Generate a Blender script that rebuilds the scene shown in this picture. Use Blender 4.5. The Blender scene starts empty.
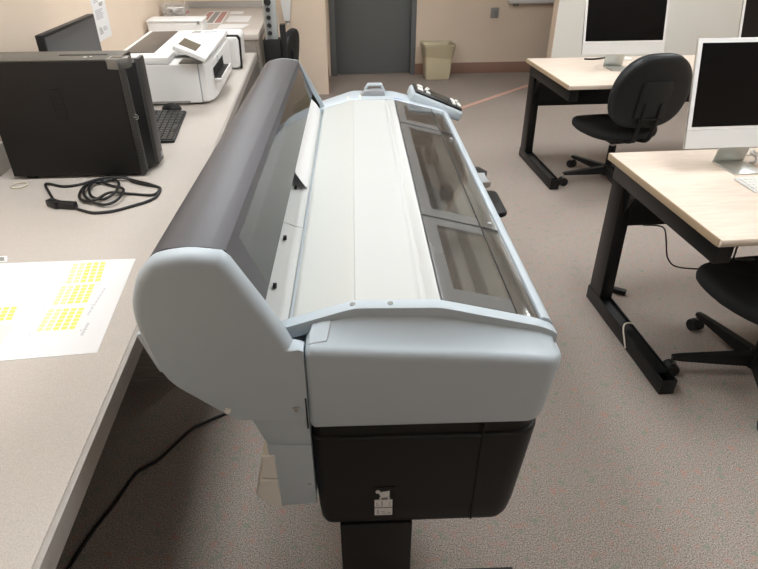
import bpy, bmesh, math, random
from mathutils import Vector, Matrix
random.seed(4)
C = bpy.context.scene.collection
PI = math.pi
R = math.radians

# ------------------------------------------------------------------ materials
def mat(name, col, rough=.5, metal=0.0, spec=.5, var=0.0, vscale=40.0, bump=0.0, bscale=200.0, emit=0.0, coat=0.0):
    m = bpy.data.materials.new(name); m.use_nodes = True
    nt = m.node_tree; b = nt.nodes['Principled BSDF']
    b.inputs['Base Color'].default_value = (*col, 1)
    b.inputs['Roughness'].default_value = rough
    b.inputs['Metallic'].default_value = metal
    b.inputs['Specular IOR Level'].default_value = spec
    b.inputs['Coat Weight'].default_value = coat
    if emit:
        b.inputs['Emission Color'].default_value = (*col, 1); b.inputs['Emission Strength'].default_value = emit
    tc = nt.nodes.new('ShaderNodeTexCoord')
    if var:
        n = nt.nodes.new('ShaderNodeTexNoise'); n.inputs['Scale'].default_value = vscale; n.inputs['Detail'].default_value = 3
        nt.links.new(tc.outputs['Object'], n.inputs['Vector'])
        r = nt.nodes.new('ShaderNodeValToRGB')
        r.color_ramp.elements[0].position = .3; r.color_ramp.elements[1].position = .7
        r.color_ramp.elements[0].color = (*[c*(1-var) for c in col], 1)
        r.color_ramp.elements[1].color = (*[min(1, c*(1+var)) for c in col], 1)
        nt.links.new(n.outputs['Fac'], r.inputs['Fac']); nt.links.new(r.outputs['Color'], b.inputs['Base Color'])
    if bump:
        n = nt.nodes.new('ShaderNodeTexNoise'); n.inputs['Scale'].default_value = bscale; n.inputs['Detail'].default_value = 2
        nt.links.new(tc.outputs['Object'], n.inputs['Vector'])
        bp = nt.nodes.new('ShaderNodeBump'); bp.inputs['Strength'].default_value = bump; bp.inputs['Distance'].default_value = .002
        nt.links.new(n.outputs['Fac'], bp.inputs['Height']); nt.links.new(bp.outputs['Normal'], b.inputs['Normal'])
    return m

def smoked(name, tint, gloss=.1, rough=.08, haze=0.0, hazecol=(.3, .3, .3)):
    """thin tinted plastic: tinted transparency, a diffuse share, a Fresnel gloss"""
    m = bpy.data.materials.new(name); m.use_nodes = True
    nt = m.node_tree; nt.nodes.clear()
    out = nt.nodes.new('ShaderNodeOutputMaterial')
    t = nt.nodes.new('ShaderNodeBsdfTransparent'); t.inputs['Color'].default_value = (*tint, 1)
    d = nt.nodes.new('ShaderNodeBsdfDiffuse'); d.inputs['Color'].default_value = (*hazecol, 1)
    g = nt.nodes.new('ShaderNodeBsdfGlossy'); g.inputs['Roughness'].default_value = rough; g.inputs['Color'].default_value = (1, 1, 1, 1)
    f = nt.nodes.new('ShaderNodeFresnel'); f.inputs['IOR'].default_value = 1.45
    m1 = nt.nodes.new('ShaderNodeMixShader'); m1.inputs['Fac'].default_value = haze
    nt.links.new(t.outputs[0], m1.inputs[1]); nt.links.new(d.outputs[0], m1.inputs[2])
    m2 = nt.nodes.new('ShaderNodeMixShader')
    mx = nt.nodes.new('ShaderNodeMath'); mx.operation = 'MULTIPLY'; mx.inputs[1].default_value = gloss*10
    nt.links.new(f.outputs[0], mx.inputs[0]); nt.links.new(mx.outputs[0], m2.inputs['Fac'])
    nt.links.new(m1.outputs[0], m2.inputs[1]); nt.links.new(g.outputs[0], m2.inputs[2])
    nt.links.new(m2.outputs[0], out.inputs['Surface'])
    return m

def ramp_noise(name, stops, scale, rough=.9, detail=2, bump=.0, scale2=None, stretch=None, spec=.3, patch=0.0):
    m = bpy.data.materials.new(name); m.use_nodes = True
    nt = m.node_tree; b = nt.nodes['Principled BSDF']; b.inputs['Roughness'].default_value = rough
    b.inputs['Specular IOR Level'].default_value = spec
    tc = nt.nodes.new('ShaderNodeTexCoord'); n = nt.nodes.new('ShaderNodeTexNoise')
    n.inputs['Scale'].default_value = scale; n.inputs['Detail'].default_value = detail
    src = tc.outputs['Object']
    if stretch:
        mp = nt.nodes.new('ShaderNodeMapping'); mp.inputs['Scale'].default_value = stretch
        nt.links.new(src, mp.inputs['Vector']); src = mp.outputs['Vector']
    nt.links.new(src, n.inputs['Vector'])
    r = nt.nodes.new('ShaderNodeValToRGB'); cr = r.color_ramp
    while len(cr.elements) < len(stops): cr.elements.new(.5)
    for e, (p, c) in zip(cr.elements, stops): e.position = p; e.color = (*c, 1)
    nt.links.new(n.outputs['Fac'], r.inputs['Fac'])
    colout = r.outputs['Color']
    if patch:
        n2 = nt.nodes.new('ShaderNodeTexNoise'); n2.inputs['Scale'].default_value = scale2 or 3; n2.inputs['Detail'].default_value = 3
        nt.links.new(tc.outputs['Object'], n2.inputs['Vector'])
        r2 = nt.nodes.new('ShaderNodeValToRGB')
        r2.color_ramp.elements[0].position = .35; r2.color_ramp.elements[0].color = (1-patch,)*3+(1,)
        r2.color_ramp.elements[1].position = .65; r2.color_ramp.elements[1].color = (1, 1, 1, 1)
        nt.links.new(n2.outputs['Fac'], r2.inputs['Fac'])
        mx = nt.nodes.new('ShaderNodeMix'); mx.data_type = 'RGBA'; mx.blend_type = 'MULTIPLY'; mx.inputs[0].default_value = 1
        nt.links.new(colout, mx.inputs[6]); nt.links.new(r2.outputs['Color'], mx.inputs[7]); colout = mx.outputs[2]
    nt.links.new(colout, b.inputs['Base Color'])
    if bump:
        bp = nt.nodes.new('ShaderNodeBump'); bp.inputs['Strength'].default_value = bump; bp.inputs['Distance'].default_value = .004
        nt.links.new(n.outputs['Fac'], bp.inputs['Height']); nt.links.new(bp.outputs['Normal'], b.inputs['Normal'])
    return m

def carpet_mat():
    m = ramp_noise('carpet', [(.30, (.125, .104, .09)), (.42, (.265, .222, .193)), (.50, (.355, .301, .263)), (.60, (.455, .39, .343)), (.72, (.59, .515, .46))],
                   260, rough=.97, detail=2, bump=.3, scale2=.9, spec=.1, patch=.06)
    nt = m.node_tree; b = nt.nodes['Principled BSDF']
    src = b.inputs['Base Color'].links[0].from_socket
    tc = nt.nodes.new('ShaderNodeTexCoord')
    for scale, col, lo, hi in ((34, (.46, .24, .19), .57, .70), (29, (.21, .27, .20), .58, .70)):
        n = nt.nodes.new('ShaderNodeTexNoise'); n.inputs['Scale'].default_value = scale; n.inputs['Detail'].default_value = 2
        mp = nt.nodes.new('ShaderNodeMapping'); mp.inputs['Location'].default_value = (scale, 3, 1)
        nt.links.new(tc.outputs['Object'], mp.inputs['Vector']); nt.links.new(mp.outputs['Vector'], n.inputs['Vector'])
        r = nt.nodes.new('ShaderNodeValToRGB'); r.color_ramp.elements[0].position = lo; r.color_ramp.elements[1].position = hi
        r.color_ramp.elements[0].color = (0, 0, 0, 1); r.color_ramp.elements[1].color = (.6, .6, .6, 1)
        nt.links.new(n.outputs['Fac'], r.inputs['Fac'])
        mx = nt.nodes.new('ShaderNodeMix'); mx.data_type = 'RGBA'
        nt.links.new(r.outputs['Color'], mx.inputs[0]); nt.links.new(src, mx.inputs[6]); mx.inputs[7].default_value = (*col, 1)
        src = mx.outputs[2]
    nt.links.new(src, b.inputs['Base Color'])
    return m

def mesh_grille(name):
    m = mat(name, (.012, .012, .012), .45)
    nt = m.node_tree; b = nt.nodes['Principled BSDF']
    tc = nt.nodes.new('ShaderNodeTexCoord'); v = nt.nodes.new('ShaderNodeTexVoronoi'); v.inputs['Scale'].default_value = 170
    v.inputs['Randomness'].default_value = .05
    nt.links.new(tc.outputs['Object'], v.inputs['Vector'])
    r = nt.nodes.new('ShaderNodeValToRGB')
    r.color_ramp.elements[0].position = .3; r.color_ramp.elements[0].color = (.004, .004, .004, 1)
    r.color_ramp.elements[1].position = .5; r.color_ramp.elements[1].color = (.05, .048, .045, 1)
    nt.links.new(v.outputs['Distance'], r.inputs['Fac']); nt.links.new(r.outputs['Color'], b.inputs['Base Color'])
    return m

M = {}
M['carpet'] = carpet_mat()
M['wall'] = mat('beige_wall_paint', (.74, .605, .475), .85, var=.02, vscale=3, bump=.1, bscale=300)
M['white_wall'] = mat('off_white_wall_paint', (.74, .72, .66), .8, bump=.1, bscale=250)
M['ceiling'] = mat('ceiling_tile', (.75, .74, .72), .9, bump=.3, bscale=120)
M['baseboard'] = mat('brown_rubber_base', (.30, .17, .125), .6)
M['door'] = mat('grey_door_paint', (.125, .131, .129), .55)
M['door_frame'] = mat('grey_frame_paint', (.15, .157, .157), .5)
M['pink'] = mat('pink_floor_tape', (.62, .38, .30), .8)
M['counter'] = ramp_noise('grey_laminate', [(.36, (.455, .41, .365)), (.5, (.515, .465, .415)), (.66, (.575, .52, .465))], 420, rough=.45, detail=2, spec=.35, scale2=4, patch=.04)
M['counter_edge'] = mat('grey_laminate_edge', (.36, .33, .30), .5, var=.05, vscale=90)
M['cab_wood'] = ramp_noise('grey_woodgrain', [(.35, (.20, .175, .15)), (.65, (.29, .255, .22))], 14, rough=.55, stretch=(1, 8, 8))
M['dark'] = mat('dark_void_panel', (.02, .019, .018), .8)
M['plastic'] = mat('blue_grey_plastic', (.475, .535, .575), .38, bump=.12, bscale=900, spec=.45)
M['plastic_side'] = M['plastic']
M['plastic_dark'] = mat('mid_grey_plastic', (.30, .31, .32), .45)
M['cream'] = mat('off_white_cover_plastic', (.545, .55, .53), .45, bump=.08, bscale=700)
M['cream2'] = mat('shade_toned_cover_plastic', (.505, .51, .475), .5, bump=.08, bscale=700)  # darker copy of the cover plastic, shade of the sloping strip in its colour
M['paper'] = mat('white_paper', (.76, .75, .74), .7)
M['paper_warm'] = mat('pink_tinted_print', (.76, .70, .655), .7)
M['yellow'] = mat('yellow_print', (.76, .70, .14), .7)
M['yellow_pale'] = mat('pale_yellow_print', (.78, .72, .32), .7)
M['ink_grey'] = mat('grey_print', (.45, .45, .47), .7)
M['hood'] = mat('smoked_hood_plastic', (.062, .060, .067), .42, bump=.1, bscale=800, spec=.4)
M['hood_clear'] = smoked('smoked_clear_window', (.52, .52, .54), gloss=.10, rough=.05, haze=.05, hazecol=(.2, .2, .2))
M['cover_clear'] = smoked('smoked_clear_cover', (.90, .89, .87), gloss=.08, rough=.05, haze=.05, hazecol=(.40, .38, .36))
M['cover_frame'] = smoked('smoked_cover_band', (.50, .49, .48), gloss=.08, rough=.10, haze=.40, hazecol=(.33, .325, .315))
M['black'] = mat('black_plastic', (.009, .0085, .008), .45, spec=.3, bump=.1, bscale=700)
M['black_metal'] = mat('black_painted_steel', (.006, .006, .006), .38, spec=.35)
M['black_gloss'] = mat('glossy_black_plastic', (.01, .01, .01), .2)
M['groove'] = mat('black_gap', (.004, .004, .004), .7)
M['steel'] = mat('brushed_steel', (.55, .55, .55), .3, metal=1)
M['beige_plastic'] = mat('beige_plastic', (.80, .77, .70), .5)
M['button_white'] = mat('white_button_plastic', (.8, .79, .74), .4)
M['lcd'] = mat('dark_lcd', (.03, .035, .03), .15)
M['note'] = mat('cream_note_paper', (.85, .80, .60), .7)
M['blue'] = mat('blue_print', (.12, .18, .55), .6)
M['tower'] = mat('tower_black_paint', (.009, .008, .0075), .5, spec=.3, bump=.15, bscale=1200)
M['tower_top'] = mat('tower_top_plastic', (.085, .077, .063), .5)
M['gunmetal'] = mat('gunmetal_plastic', (.20, .19, .175), .35, metal=.5)
M['mesh'] = mesh_grille('black_mesh')
M['white_plastic'] = mat('white_plastic', (.80, .79, .77), .4)
M['grey_screen'] = mat('dim_touchscreen', (.10, .09, .065), .25)
M['brown_glass'] = mat('dark_scanner_plastic', (.09, .075, .065), .35)
M['screen_black'] = mat('display_glass', (.004, .004, .0045), .08, spec=.35)
M['monitor_face'] = mat('matte_grey_display', (.05, .05, .052), .35)
M['silver'] = mat('silver_aluminium', (.70, .71, .68), .32, metal=.85)
M['silver_front'] = mat('light_silver_front', (.72, .71, .69), .35)
M['bezel'] = mat('white_bezel', (.82, .81, .79), .3)
M['table_top'] = ramp_noise('pale_maple_laminate', [(.3, (.66, .545, .445)), (.5, (.72, .60, .495)), (.7, (.76, .645, .54))], 9, rough=.42, detail=4, stretch=(1, 9, 9), spec=.35)
M['table_edge'] = mat('tan_table_edge', (.47, .355, .235), .5)
M['fabric'] = mat('black_chair_fabric', (.009, .011, .0125), .8, bump=.5, bscale=900)
M['vinyl'] = mat('black_chair_shell', (.0065, .008, .009), .42, bump=.15, bscale=500)
M['cable'] = mat('black_cable_rubber', (.009, .009, .009), .45)
M['tie'] = mat('cream_cable_tie', (.75, .68, .55), .5)
M['bin'] = mat('cream_bin_plastic', (.62, .545, .37), .5)
M['liner'] = smoked('clear_bin_liner', (.985, .975, .95), gloss=.05, rough=.25, haze=.14, hazecol=(.7, .64, .5))
M['plate'] = mat('grey_wall_plate', (.27, .255, .24), .4)
M['grey_metal'] = mat('grey_steel_sheet', (.38, .40, .40), .45)
M['clear'] = smoked('clear_plastic_tub', (.97, .97, .96), gloss=.08, rough=.1, haze=.12, hazecol=(.7, .68, .66))
M['tissue'] = mat('white_paper_pieces', (.85, .82, .80), .8)
M['red_print'] = mat('red_brown_print', (.42, .20, .17), .6)
M['dk_print'] = mat('grey_green_print', (.26, .26, .24), .6)
M['platen'] = mat('warm_grey_platen', (.42, .41, .385), .5)
M['ring'] = mat('tan_grommet_plastic', (.62, .56, .44), .5)
M['lamp'] = mat('lamp_diffuser', (.93, .97, 1.0), .5, emit=11.0)
M['lamp_frame'] = mat('lamp_white_steel', (.8, .8, .78), .5)

# ------------------------------------------------------------------ builders
def sharp(me, ang=38):
    for p in me.polygons: p.use_smooth = True
    me.set_sharp_from_angle(angle=R(ang))

class MB:
    """collects shapes into one bmesh with material slots"""
    def __init__(s): s.bm = bmesh.new(); s.mats = []
    def mi(s, m):
        if m not in s.mats: s.mats.append(m)
        return s.mats.index(m)
    def _fin(s, geomfaces, m):
        k = s.mi(m)
        for f in geomfaces: f.material_index = k
    def _merge(s, b2, m, mx=None):
        if mx is not None: bmesh.ops.transform(b2, matrix=mx, verts=b2.verts)
        k = s.mi(m)
        vm = {v: s.bm.verts.new(v.co) for v in b2.verts}
        for f in b2.faces:
            try: g = s.bm.faces.new([vm[v] for v in f.verts]); g.material_index = k
            except ValueError: pass
        b2.free(); return s
    def box(s, x0, x1, y0, y1, z0, z1, m, bev=0.0, seg=2, mx=None, sel=None):
        b = bmesh.new(); bmesh.ops.create_cube(b, size=1)
        for v in b.verts: v.co = ((x0+x1)/2+v.co.x*(x1-x0), (y0+y1)/2+v.co.y*(y1-y0), (z0+z1)/2+v.co.z*(z1-z0))
        if bev:
            es = [e for e in b.edges if sel is None or sel(e)]
            bmesh.ops.bevel(b, geom=es, offset=bev, segments=seg, affect='EDGES', profile=.5)
        return s._merge(b, m, mx)
    def prism(s, pts, a0, a1, axis, m, bev=0.0, seg=2, mx=None, bevsel=None):
        """pts: 2d polygon; axis 'y' -> pts are (x,z); 'x' -> (y,z); 'z' -> (x,y)"""
        b = bmesh.new()
        def P3(p, a):
            if axis == 'y': return (p[0], a, p[1])
            if axis == 'x': return (a, p[0], p[1])
            return (p[0], p[1], a)
        A = [b.verts.new(P3(p, a0)) for p in pts]; B = [b.verts.new(P3(p, a1)) for p in pts]
        b.faces.new(A); b.faces.new(B[::-1])
        n = len(pts)
        for i in range(n): b.faces.new((A[i], B[i], B[(i+1) % n], A[(i+1) % n]))
        bmesh.ops.recalc_face_normals(b, faces=b.faces)
        if bev:
            es = [e for e in b.edges if bevsel is None or bevsel(e)]
            bmesh.ops.bevel(b, geom=es, offset=bev, segments=seg, affect='EDGES', profile=.5)
        return s._merge(b, m, mx)
    def loft(s, loops, m, closed=True, cap0=True, cap1=True, mx=None):
        b = bmesh.new(); L = [[b.verts.new(p) for p in lp] for lp in loops]; n = len(loops[0])
        for a, c in zip(L, L[1:]):
            for i in range(n if closed else n-1):
                j = (i+1) % n
                try: b.faces.new((a[i], a[j], c[j], c[i]))
                except ValueError: pass
        if cap0: b.faces.new(L[0][::-1])
        if cap1: b.faces.new(L[-1])
        bmesh.ops.recalc_face_normals(b, faces=b.faces)
        return s._merge(b, m, mx)
    def cyl(s, p0, p1, r0, m, r1=None, n=16, cap=True):
        p0, p1 = Vector(p0), Vector(p1); d = (p1-p0); q = d.to_track_quat('Z', 'Y'); r1 = r0 if r1 is None else r1
        ring = lambda p, r: [p+q@Vector((r*math.cos(2*PI*i/n), r*math.sin(2*PI*i/n), 0)) for i in range(n)]
        return s.loft([ring(p0, r0), ring(p1, r1)], m, cap0=cap, cap1=cap)
    def tube(s, pts, r, m, n=8, sub=6):
        P = [Vector(p) for p in pts]; Q = []
        for i in range(len(P)-1):
            a = P[max(i-1, 0)]; b_ = P[i]; c = P[i+1]; d = P[min(i+2, len(P)-1)]
            for k in range(sub):
                t = k/sub
                Q.append(.5*((2*b_)+(c-a)*t+(2*a-5*b_+4*c-d)*t*t+(3*b_-a-3*c+d)*t**3))
        Q.append(P[-1]); loops = []
        nrm = None
        for i, p in enumerate(Q):
            t = (Q[min(i+1, len(Q)-1)]-Q[max(i-1, 0)]).normalized()
            if nrm is None: nrm = t.orthogonal().normalized()
            nrm = (nrm-t*nrm.dot(t)).normalized(); bn = t.cross(nrm)
            loops.append([p+nrm*r*math.cos(2*PI*k/n)+bn*r*math.sin(2*PI*k/n) for k in range(n)])
        return s.loft(loops, m)
    def quad(s, pts, m):
        b = bmesh.new(); b.faces.new([b.verts.new(p) for p in pts]); return s._merge(b, m)
    def sphere(s, c, r, m, sx=1, sy=1, sz=1, n=12):
        b = bmesh.new(); bmesh.ops.create_uvsphere(b, u_segments=n, v_segments=n//2+2, radius=r)
        for v in b.verts: v.co = (c[0]+v.co.x*sx, c[1]+v.co.y*sy, c[2]+v.co.z*sz)
        return s._merge(b, m)
    def torus(s, c, R0, r, m, n=28, k=8, mx=None):
        loops = [[(c[0]+(R0+r*math.cos(2*PI*j/k))*math.cos(2*PI*i/n), c[1]+(R0+r*math.cos(2*PI*j/k))*math.sin(2*PI*i/n), c[2]+r*math.sin(2*PI*j/k)) for j in range(k)] for i in range(n)]
        loops.append(loops[0]); s.loft(loops, m, cap0=False, cap1=False, mx=mx)
        bmesh.ops.remove_doubles(s.bm, verts=s.bm.verts, dist=1e-6); return s
    def mesh(s, name, off=(0, 0, 0), ang=38):
        me = bpy.data.meshes.new(name)
        if any(off): bmesh.ops.translate(s.bm, verts=s.bm.verts, vec=[-o for o in off])
        s.bm.to_mesh(me); s.bm.free()
        for m in s.mats: me.materials.append(m)
        sharp(me, ang); return me

def tag(o, label=None, cat=None, group=None, kind=None):
    if label: o['label'] = label
    if cat: o['category'] = cat
    if group: o['group'] = group
    if kind: o['kind'] = kind
    return o

def thing(name, label, cat, loc=(0, 0, 0), rotz=0, group=None):
    o = bpy.data.objects.new(name, None); C.objects.link(o); o.empty_display_size = .05
    o.location = loc; o.rotation_euler = (0, 0, rotz)
    return tag(o, label, cat, group)

def part(parent, name, mb, label=None, off=(0, 0, 0), ang=38):
    o = bpy.data.objects.new(name, mb.mesh(name, off, ang)); C.objects.link(o); o.parent = parent
    return tag(o, label)

def solo(name, mb, label, cat, loc=(0, 0, 0), rotz=0, group=None, ang=38, world=True):
    """one-mesh thing; shapes given in world coordinates when world, else local"""
    o = bpy.data.objects.new(name, mb.mesh(name, loc if world else (0, 0, 0), ang)); C.objects.link(o)
    o.location = loc; o.rotation_euler = (0, 0, rotz)
    return tag(o, label, cat, group)

def struct(name, mb, label, cat, parent=None):
    o = bpy.data.objects.new(name, mb.mesh(name)); C.objects.link(o); o.parent = parent
    if parent is None: tag(o, label, cat, None, 'structure')
    return o

def dup(root, loc, rotz, label, group=None):
    r = root.copy(); C.objects.link(r); r.location = loc; r.rotation_euler = (0, 0, rotz); r['label'] = label
    if group: r['group'] = group
    for ch in list(root.children):
        c = ch.copy(); C.objects.link(c); c.parent = r
        for g in list(ch.children):
            d = g.copy(); C.objects.link(d); d.parent = c
    return r

def text_mb(body, size, m, mx, depth=.0004):
    cu = bpy.data.curves.new('lettering', 'FONT'); cu.body = body; cu.size = size; cu.extrude = depth
    cu.align_x = 'CENTER'; cu.align_y = 'CENTER'
    o = bpy.data.objects.new('lettering', cu); C.objects.link(o)
    dg = bpy.context.evaluated_depsgraph_get(); dg.update()
    me = bpy.data.meshes.new_from_object(o.evaluated_get(dg))
    bpy.data.objects.remove(o); b = bmesh.new(); b.from_mesh(me); bpy.data.meshes.remove(me); bpy.data.curves.remove(cu)
    mb = MB(); mb._merge(b, m, mx); return mb

def lerp(a, b, t): return a+(b-a)*t
def pw(x, pts):
    if x <= pts[0][0]: return pts[0][1]
    for (a, b), (c, d) in zip(pts, pts[1:]):
        if x <= c: return lerp(b, d, (x-a)/(c-a))
    return pts[-1][1]
def smooth_poly(pts, n=3):
    """round off an open chain of 2d points (Chaikin)"""
    for _ in range(n):
        q = [pts[0]]
        for a, b in zip(pts, pts[1:]):
            q.append((lerp(a[0], b[0], .25), lerp(a[1], b[1], .25))); q.append((lerp(a[0], b[0], .75), lerp(a[1], b[1], .75)))
        q.append(pts[-1]); pts = q
    return pts

# ------------------------------------------------------------------ camera
F = 585.0; TH = math.atan((284.5+79)/F)
YAW = math.atan((379-312)*math.cos(TH)/F)
cam_d = bpy.data.cameras.new('camera'); cam = bpy.data.objects.new('camera', cam_d); C.objects.link(cam)
cam_d.sensor_fit = 'HORIZONTAL'; cam_d.sensor_width = 36; cam_d.lens = 36*F/758; cam_d.clip_start = .02
cam.location = (0, 0, 1.6); cam.rotation_euler = (PI/2-TH, 0, -YAW)
sc = bpy.context.scene; sc.camera = cam

# ------------------------------------------------------------------ room
XL, XR, YN, YB, ZC = -1.30, 5.2, -4.5, 7.40, 2.75
struct('floor', MB().box(XL-.1, XR+.1, YN-.1, 8.2, -.1, 0, M['carpet']), 'speckled grey brown carpet floor', 'floor')
struct('ceiling', MB().box(XL-.1, XR+.1, YN-.1, 8.2, ZC, ZC+.1, M['ceiling']), 'white ceiling above the room', 'ceiling')
struct('wall_left', MB().box(XL-.1, XL, YN, 6.52, 0, ZC, M['wall']), 'beige wall behind the long counter', 'wall')
struct('wall_return', MB().box(XL-.1, .088, 6.52, 8.1, 0, ZC, M['wall']), 'beige projecting wall left of the grey door', 'wall')
wb = MB(); wb.box(1.16, XR, YB, YB+.2, 0, ZC, M['wall']); wb.box(.088, 1.16, YB, YB+.2, 2.16, ZC, M['wall']); wb.box(.088, .14, YB, YB+.2, 0, 2.16, M['wall'])
struct('wall_back', wb, 'beige back wall with the grey door', 'wall')
struct('wall_right', MB().box(XR, XR+.1, YN, 8.1, 0, ZC, M['wall']), 'beige wall on the right', 'wall')
struct('wall_front', MB().box(XL-.1, XR+.1, YN-.1, YN, 0, ZC, M['wall']), 'beige wall behind the viewer', 'wall')
wp = MB(); wp.box(2.322, XR, 6.0, 6.12, 0, ZC, M['white_wall']); wp.box(2.318, 2.322, 5.999, 6.121, 0, ZC, M['wall'])
struct('wall_divider', wp, 'off white dividing wall behind the far table', 'wall')
struct('baseboard_back', MB().box(1.16, XR, YB-.014, YB, 0, .125, M['baseboard'], .004), 'brown baseboard along the back wall', 'baseboard')
struct('baseboard_alcove', MB().box(.088, .102, 6.52, YB, 0, .125, M['baseboard'], .004), 'brown baseboard left of the grey door', 'baseboard')
dm = MB(); dm.box(.205, 1.10, YB+.05, YB+.09, .012, 2.10, M['door'], .003)
door = struct('door_1', dm, 'closed dark grey door in the back wall', 'door')
fm = MB()
fm.box(.14, .205, YB-.012, YB+.12, 0, 2.16, M['door_frame'], .004); fm.box(1.10, 1.16, YB-.012, YB+.12, 0, 2.16, M['door_frame'], .004)
fm.box(.205, 1.10, YB-.012, YB+.12, 2.10, 2.16, M['door_frame'], .004); struct('door_frame', fm, None, None, door)
hm = MB(); hm.cyl((.27, YB+.05, 1.0), (.27, YB-.01, 1.0), .012, M['steel']); hm.cyl((.27, YB-.01, 1.0), (.38, YB-.01, 1.0), .011, M['steel'])
struct('door_handle', hm, None, None, door)
# pink line in the carpet
tp = MB(); a = Vector((.95, 5.43, 0)); b = Vector((2.62, 6.92, 0)); n_ = Vector((b.y-a.y, -(b.x-a.x), 0)).normalized()*.03
tp.prism([(a+n_)[:2], (b+n_)[:2], (b-n_)[:2], (a-n_)[:2]], .0005, .003, 'z', M['pink'])
solo('floor_tape', tp, 'pink line of tape running across the carpet by the back wall', 'floor tape', (1.8, 6.2, .0005))

# ceiling lights (room lamps above the frame, save the added last one)
def troffer(x, y, where):
    t = thing('ceiling_light', 'white rectangular ceiling light panel ' + where, 'ceiling light', (x, y, ZC-.005), 0, 'ceiling light panels')
    part(t, 'frame', MB().box(-.33, .33, -.63, .63, -.02, .0, M['lamp_frame'], .004))
    part(t, 'diffuser', MB().box(-.29, .29, -.59, .59, -.026, -.0205, M['lamp']))
LIGHTS = [(-.70, 1.62, 'above the counter'), (-.55, 4.3, 'above the far end of the counter'), (1.35, 1.62, 'above the near table'), (1.35, 4.3, 'above the farther table'),
          (3.5, 1.62, 'at the right beside the near table'), (3.5, 4.3, 'at the right beside the farther table'), (1.35, -3.2, 'added behind the viewer as front fill')]  # last one is unseen, added to brighten the printer's near face
for x, y, w in LIGHTS: troffer(x, y, w)

# ------------------------------------------------------------------ left counter
def add(parent, name, mb, o, label=None, ang=38): return part(parent, name, mb, label, o, ang)
XE = -.488
o = (-.9, 2.0, 0)
ct = thing('counter', 'long low grey laminate counter along the left wall', 'counter', o)
add(ct, 'worktop', MB().prism([(XL+.02, .705), (XE, .705), (XE, .740), (XL+.02, .740)], -1.2, 4.84, 'y', M['counter'], .0015, 1), o)
add(ct, 'edge_band', MB().box(XE, XE+.012, -1.2, 4.84, .690, .7395, M['counter_edge'], .0015), o, 'darker grey front edge')
add(ct, 'backsplash', MB().box(XL+.002, XL+.02, -1.2, 4.84, .705, .845, M['counter'], .002), o)
for y in (-.6, 1.9, 4.2): add(ct, 'leg_panel', MB().box(XL+.02, XE-.12, y, y+.03, 0, .705, M['cab_wood']), o)
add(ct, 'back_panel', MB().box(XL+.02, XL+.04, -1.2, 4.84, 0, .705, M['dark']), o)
o = (-.87, 5.6, 0); XE2 = -.452
rc = thing('raised_counter', 'taller grey laminate counter at the far end of the long counter', 'counter', o)
add(rc, 'worktop', MB().box(XL+.02, XE2, 4.842, 6.5, .83, .87, M['counter'], .002), o)
add(rc, 'backsplash', MB().box(XL+.02, XE2, 6.5, 6.519, .83, .93, M['counter_edge'], .002), o)
add(rc, 'side_panel', MB().box(XE2-.03, XE2-.004, 4.86, 5.25, 0, .83, M['cab_wood']), o)
add(rc, 'front_panel', MB().box(XL+.02, XE2-.03, 4.875, 4.895, 0, .83, M['counter_edge']), o)
add(rc, 'apron', MB().box(XE2-.06, XE2-.03, 5.25, 6.5, .74, .83, M['cab_wood']), o)
add(rc, 'leg_panel', MB().box(XL+.05, XE2-.1, 6.2, 6.23, 0, .83, M['cab_wood']), o)

# ------------------------------------------------------------------ wide format printer (built in its own frame)
DP = YAW-math.atan((379-352)*math.cos(TH)/F)
def p2w(x, y): return (x*math.cos(DP)+y*math.sin(DP), y*math.cos(DP)-x*math.sin(DP))
PO = (.0, 1.75, 0)
wx, wy = p2w(PO[0], PO[1])
pr = thing('plotter', 'large blue grey wide format printer with smoked roll cover on black stand', 'printer', (wx, wy, 0), -DP)
def pp(name, mb, label=None, ang=38, parent=None):
    return part(parent or pr, name, mb, label, PO, ang)
def sc_(p, y, y0=.88): k = y/y0; return (p[0]*k, 1.6-(1.6-p[1])*k)
TOPZ = [(-.20, .922), (-.165, .934), (-.105, .953), (-.022, .979), (-.008, .982), (.150, .9795), (.168, .976), (.345, .932), (.375, .920), (.39, .908)]
topz = lambda x: pw(x, TOPZ)
lipz = lambda x: pw(x, [(-.11, .930), (-.08, .928), (.22, .908), (.34, .896), (.40, .888)])
YA, YE = .85, 2.645          # near and far outer faces
def arc(cx, cy, r, a0, a1, n): return [(cx+r*math.cos(R(lerp(a0, a1, i/n))), cy+r*math.sin(R(lerp(a0, a1, i/n)))) for i in range(n+1)]
def cap_outline():
    L = [(-.106, .957), (-.106, .90)] + arc(-.092, .864, .014, 180, 270, 6)
    L += [(lerp(-.092, .330, i/14), .85) for i in range(1, 14)]
    L += arc(.347, .897, .047, 270, 360, 9) + [(.394, .957)]
    return L
def outline_normals(L):
    N = []
    for i, p in enumerate(L):
        a = L[max(i-1, 0)]; b = L[min(i+1, len(L)-1)]
        t = Vector((b[0]-a[0], b[1]-a[1])).normalized(); N.append((-t.y, t.x))
    N[0] = (1, 0); N[-1] = (-1, 0); return N
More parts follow.
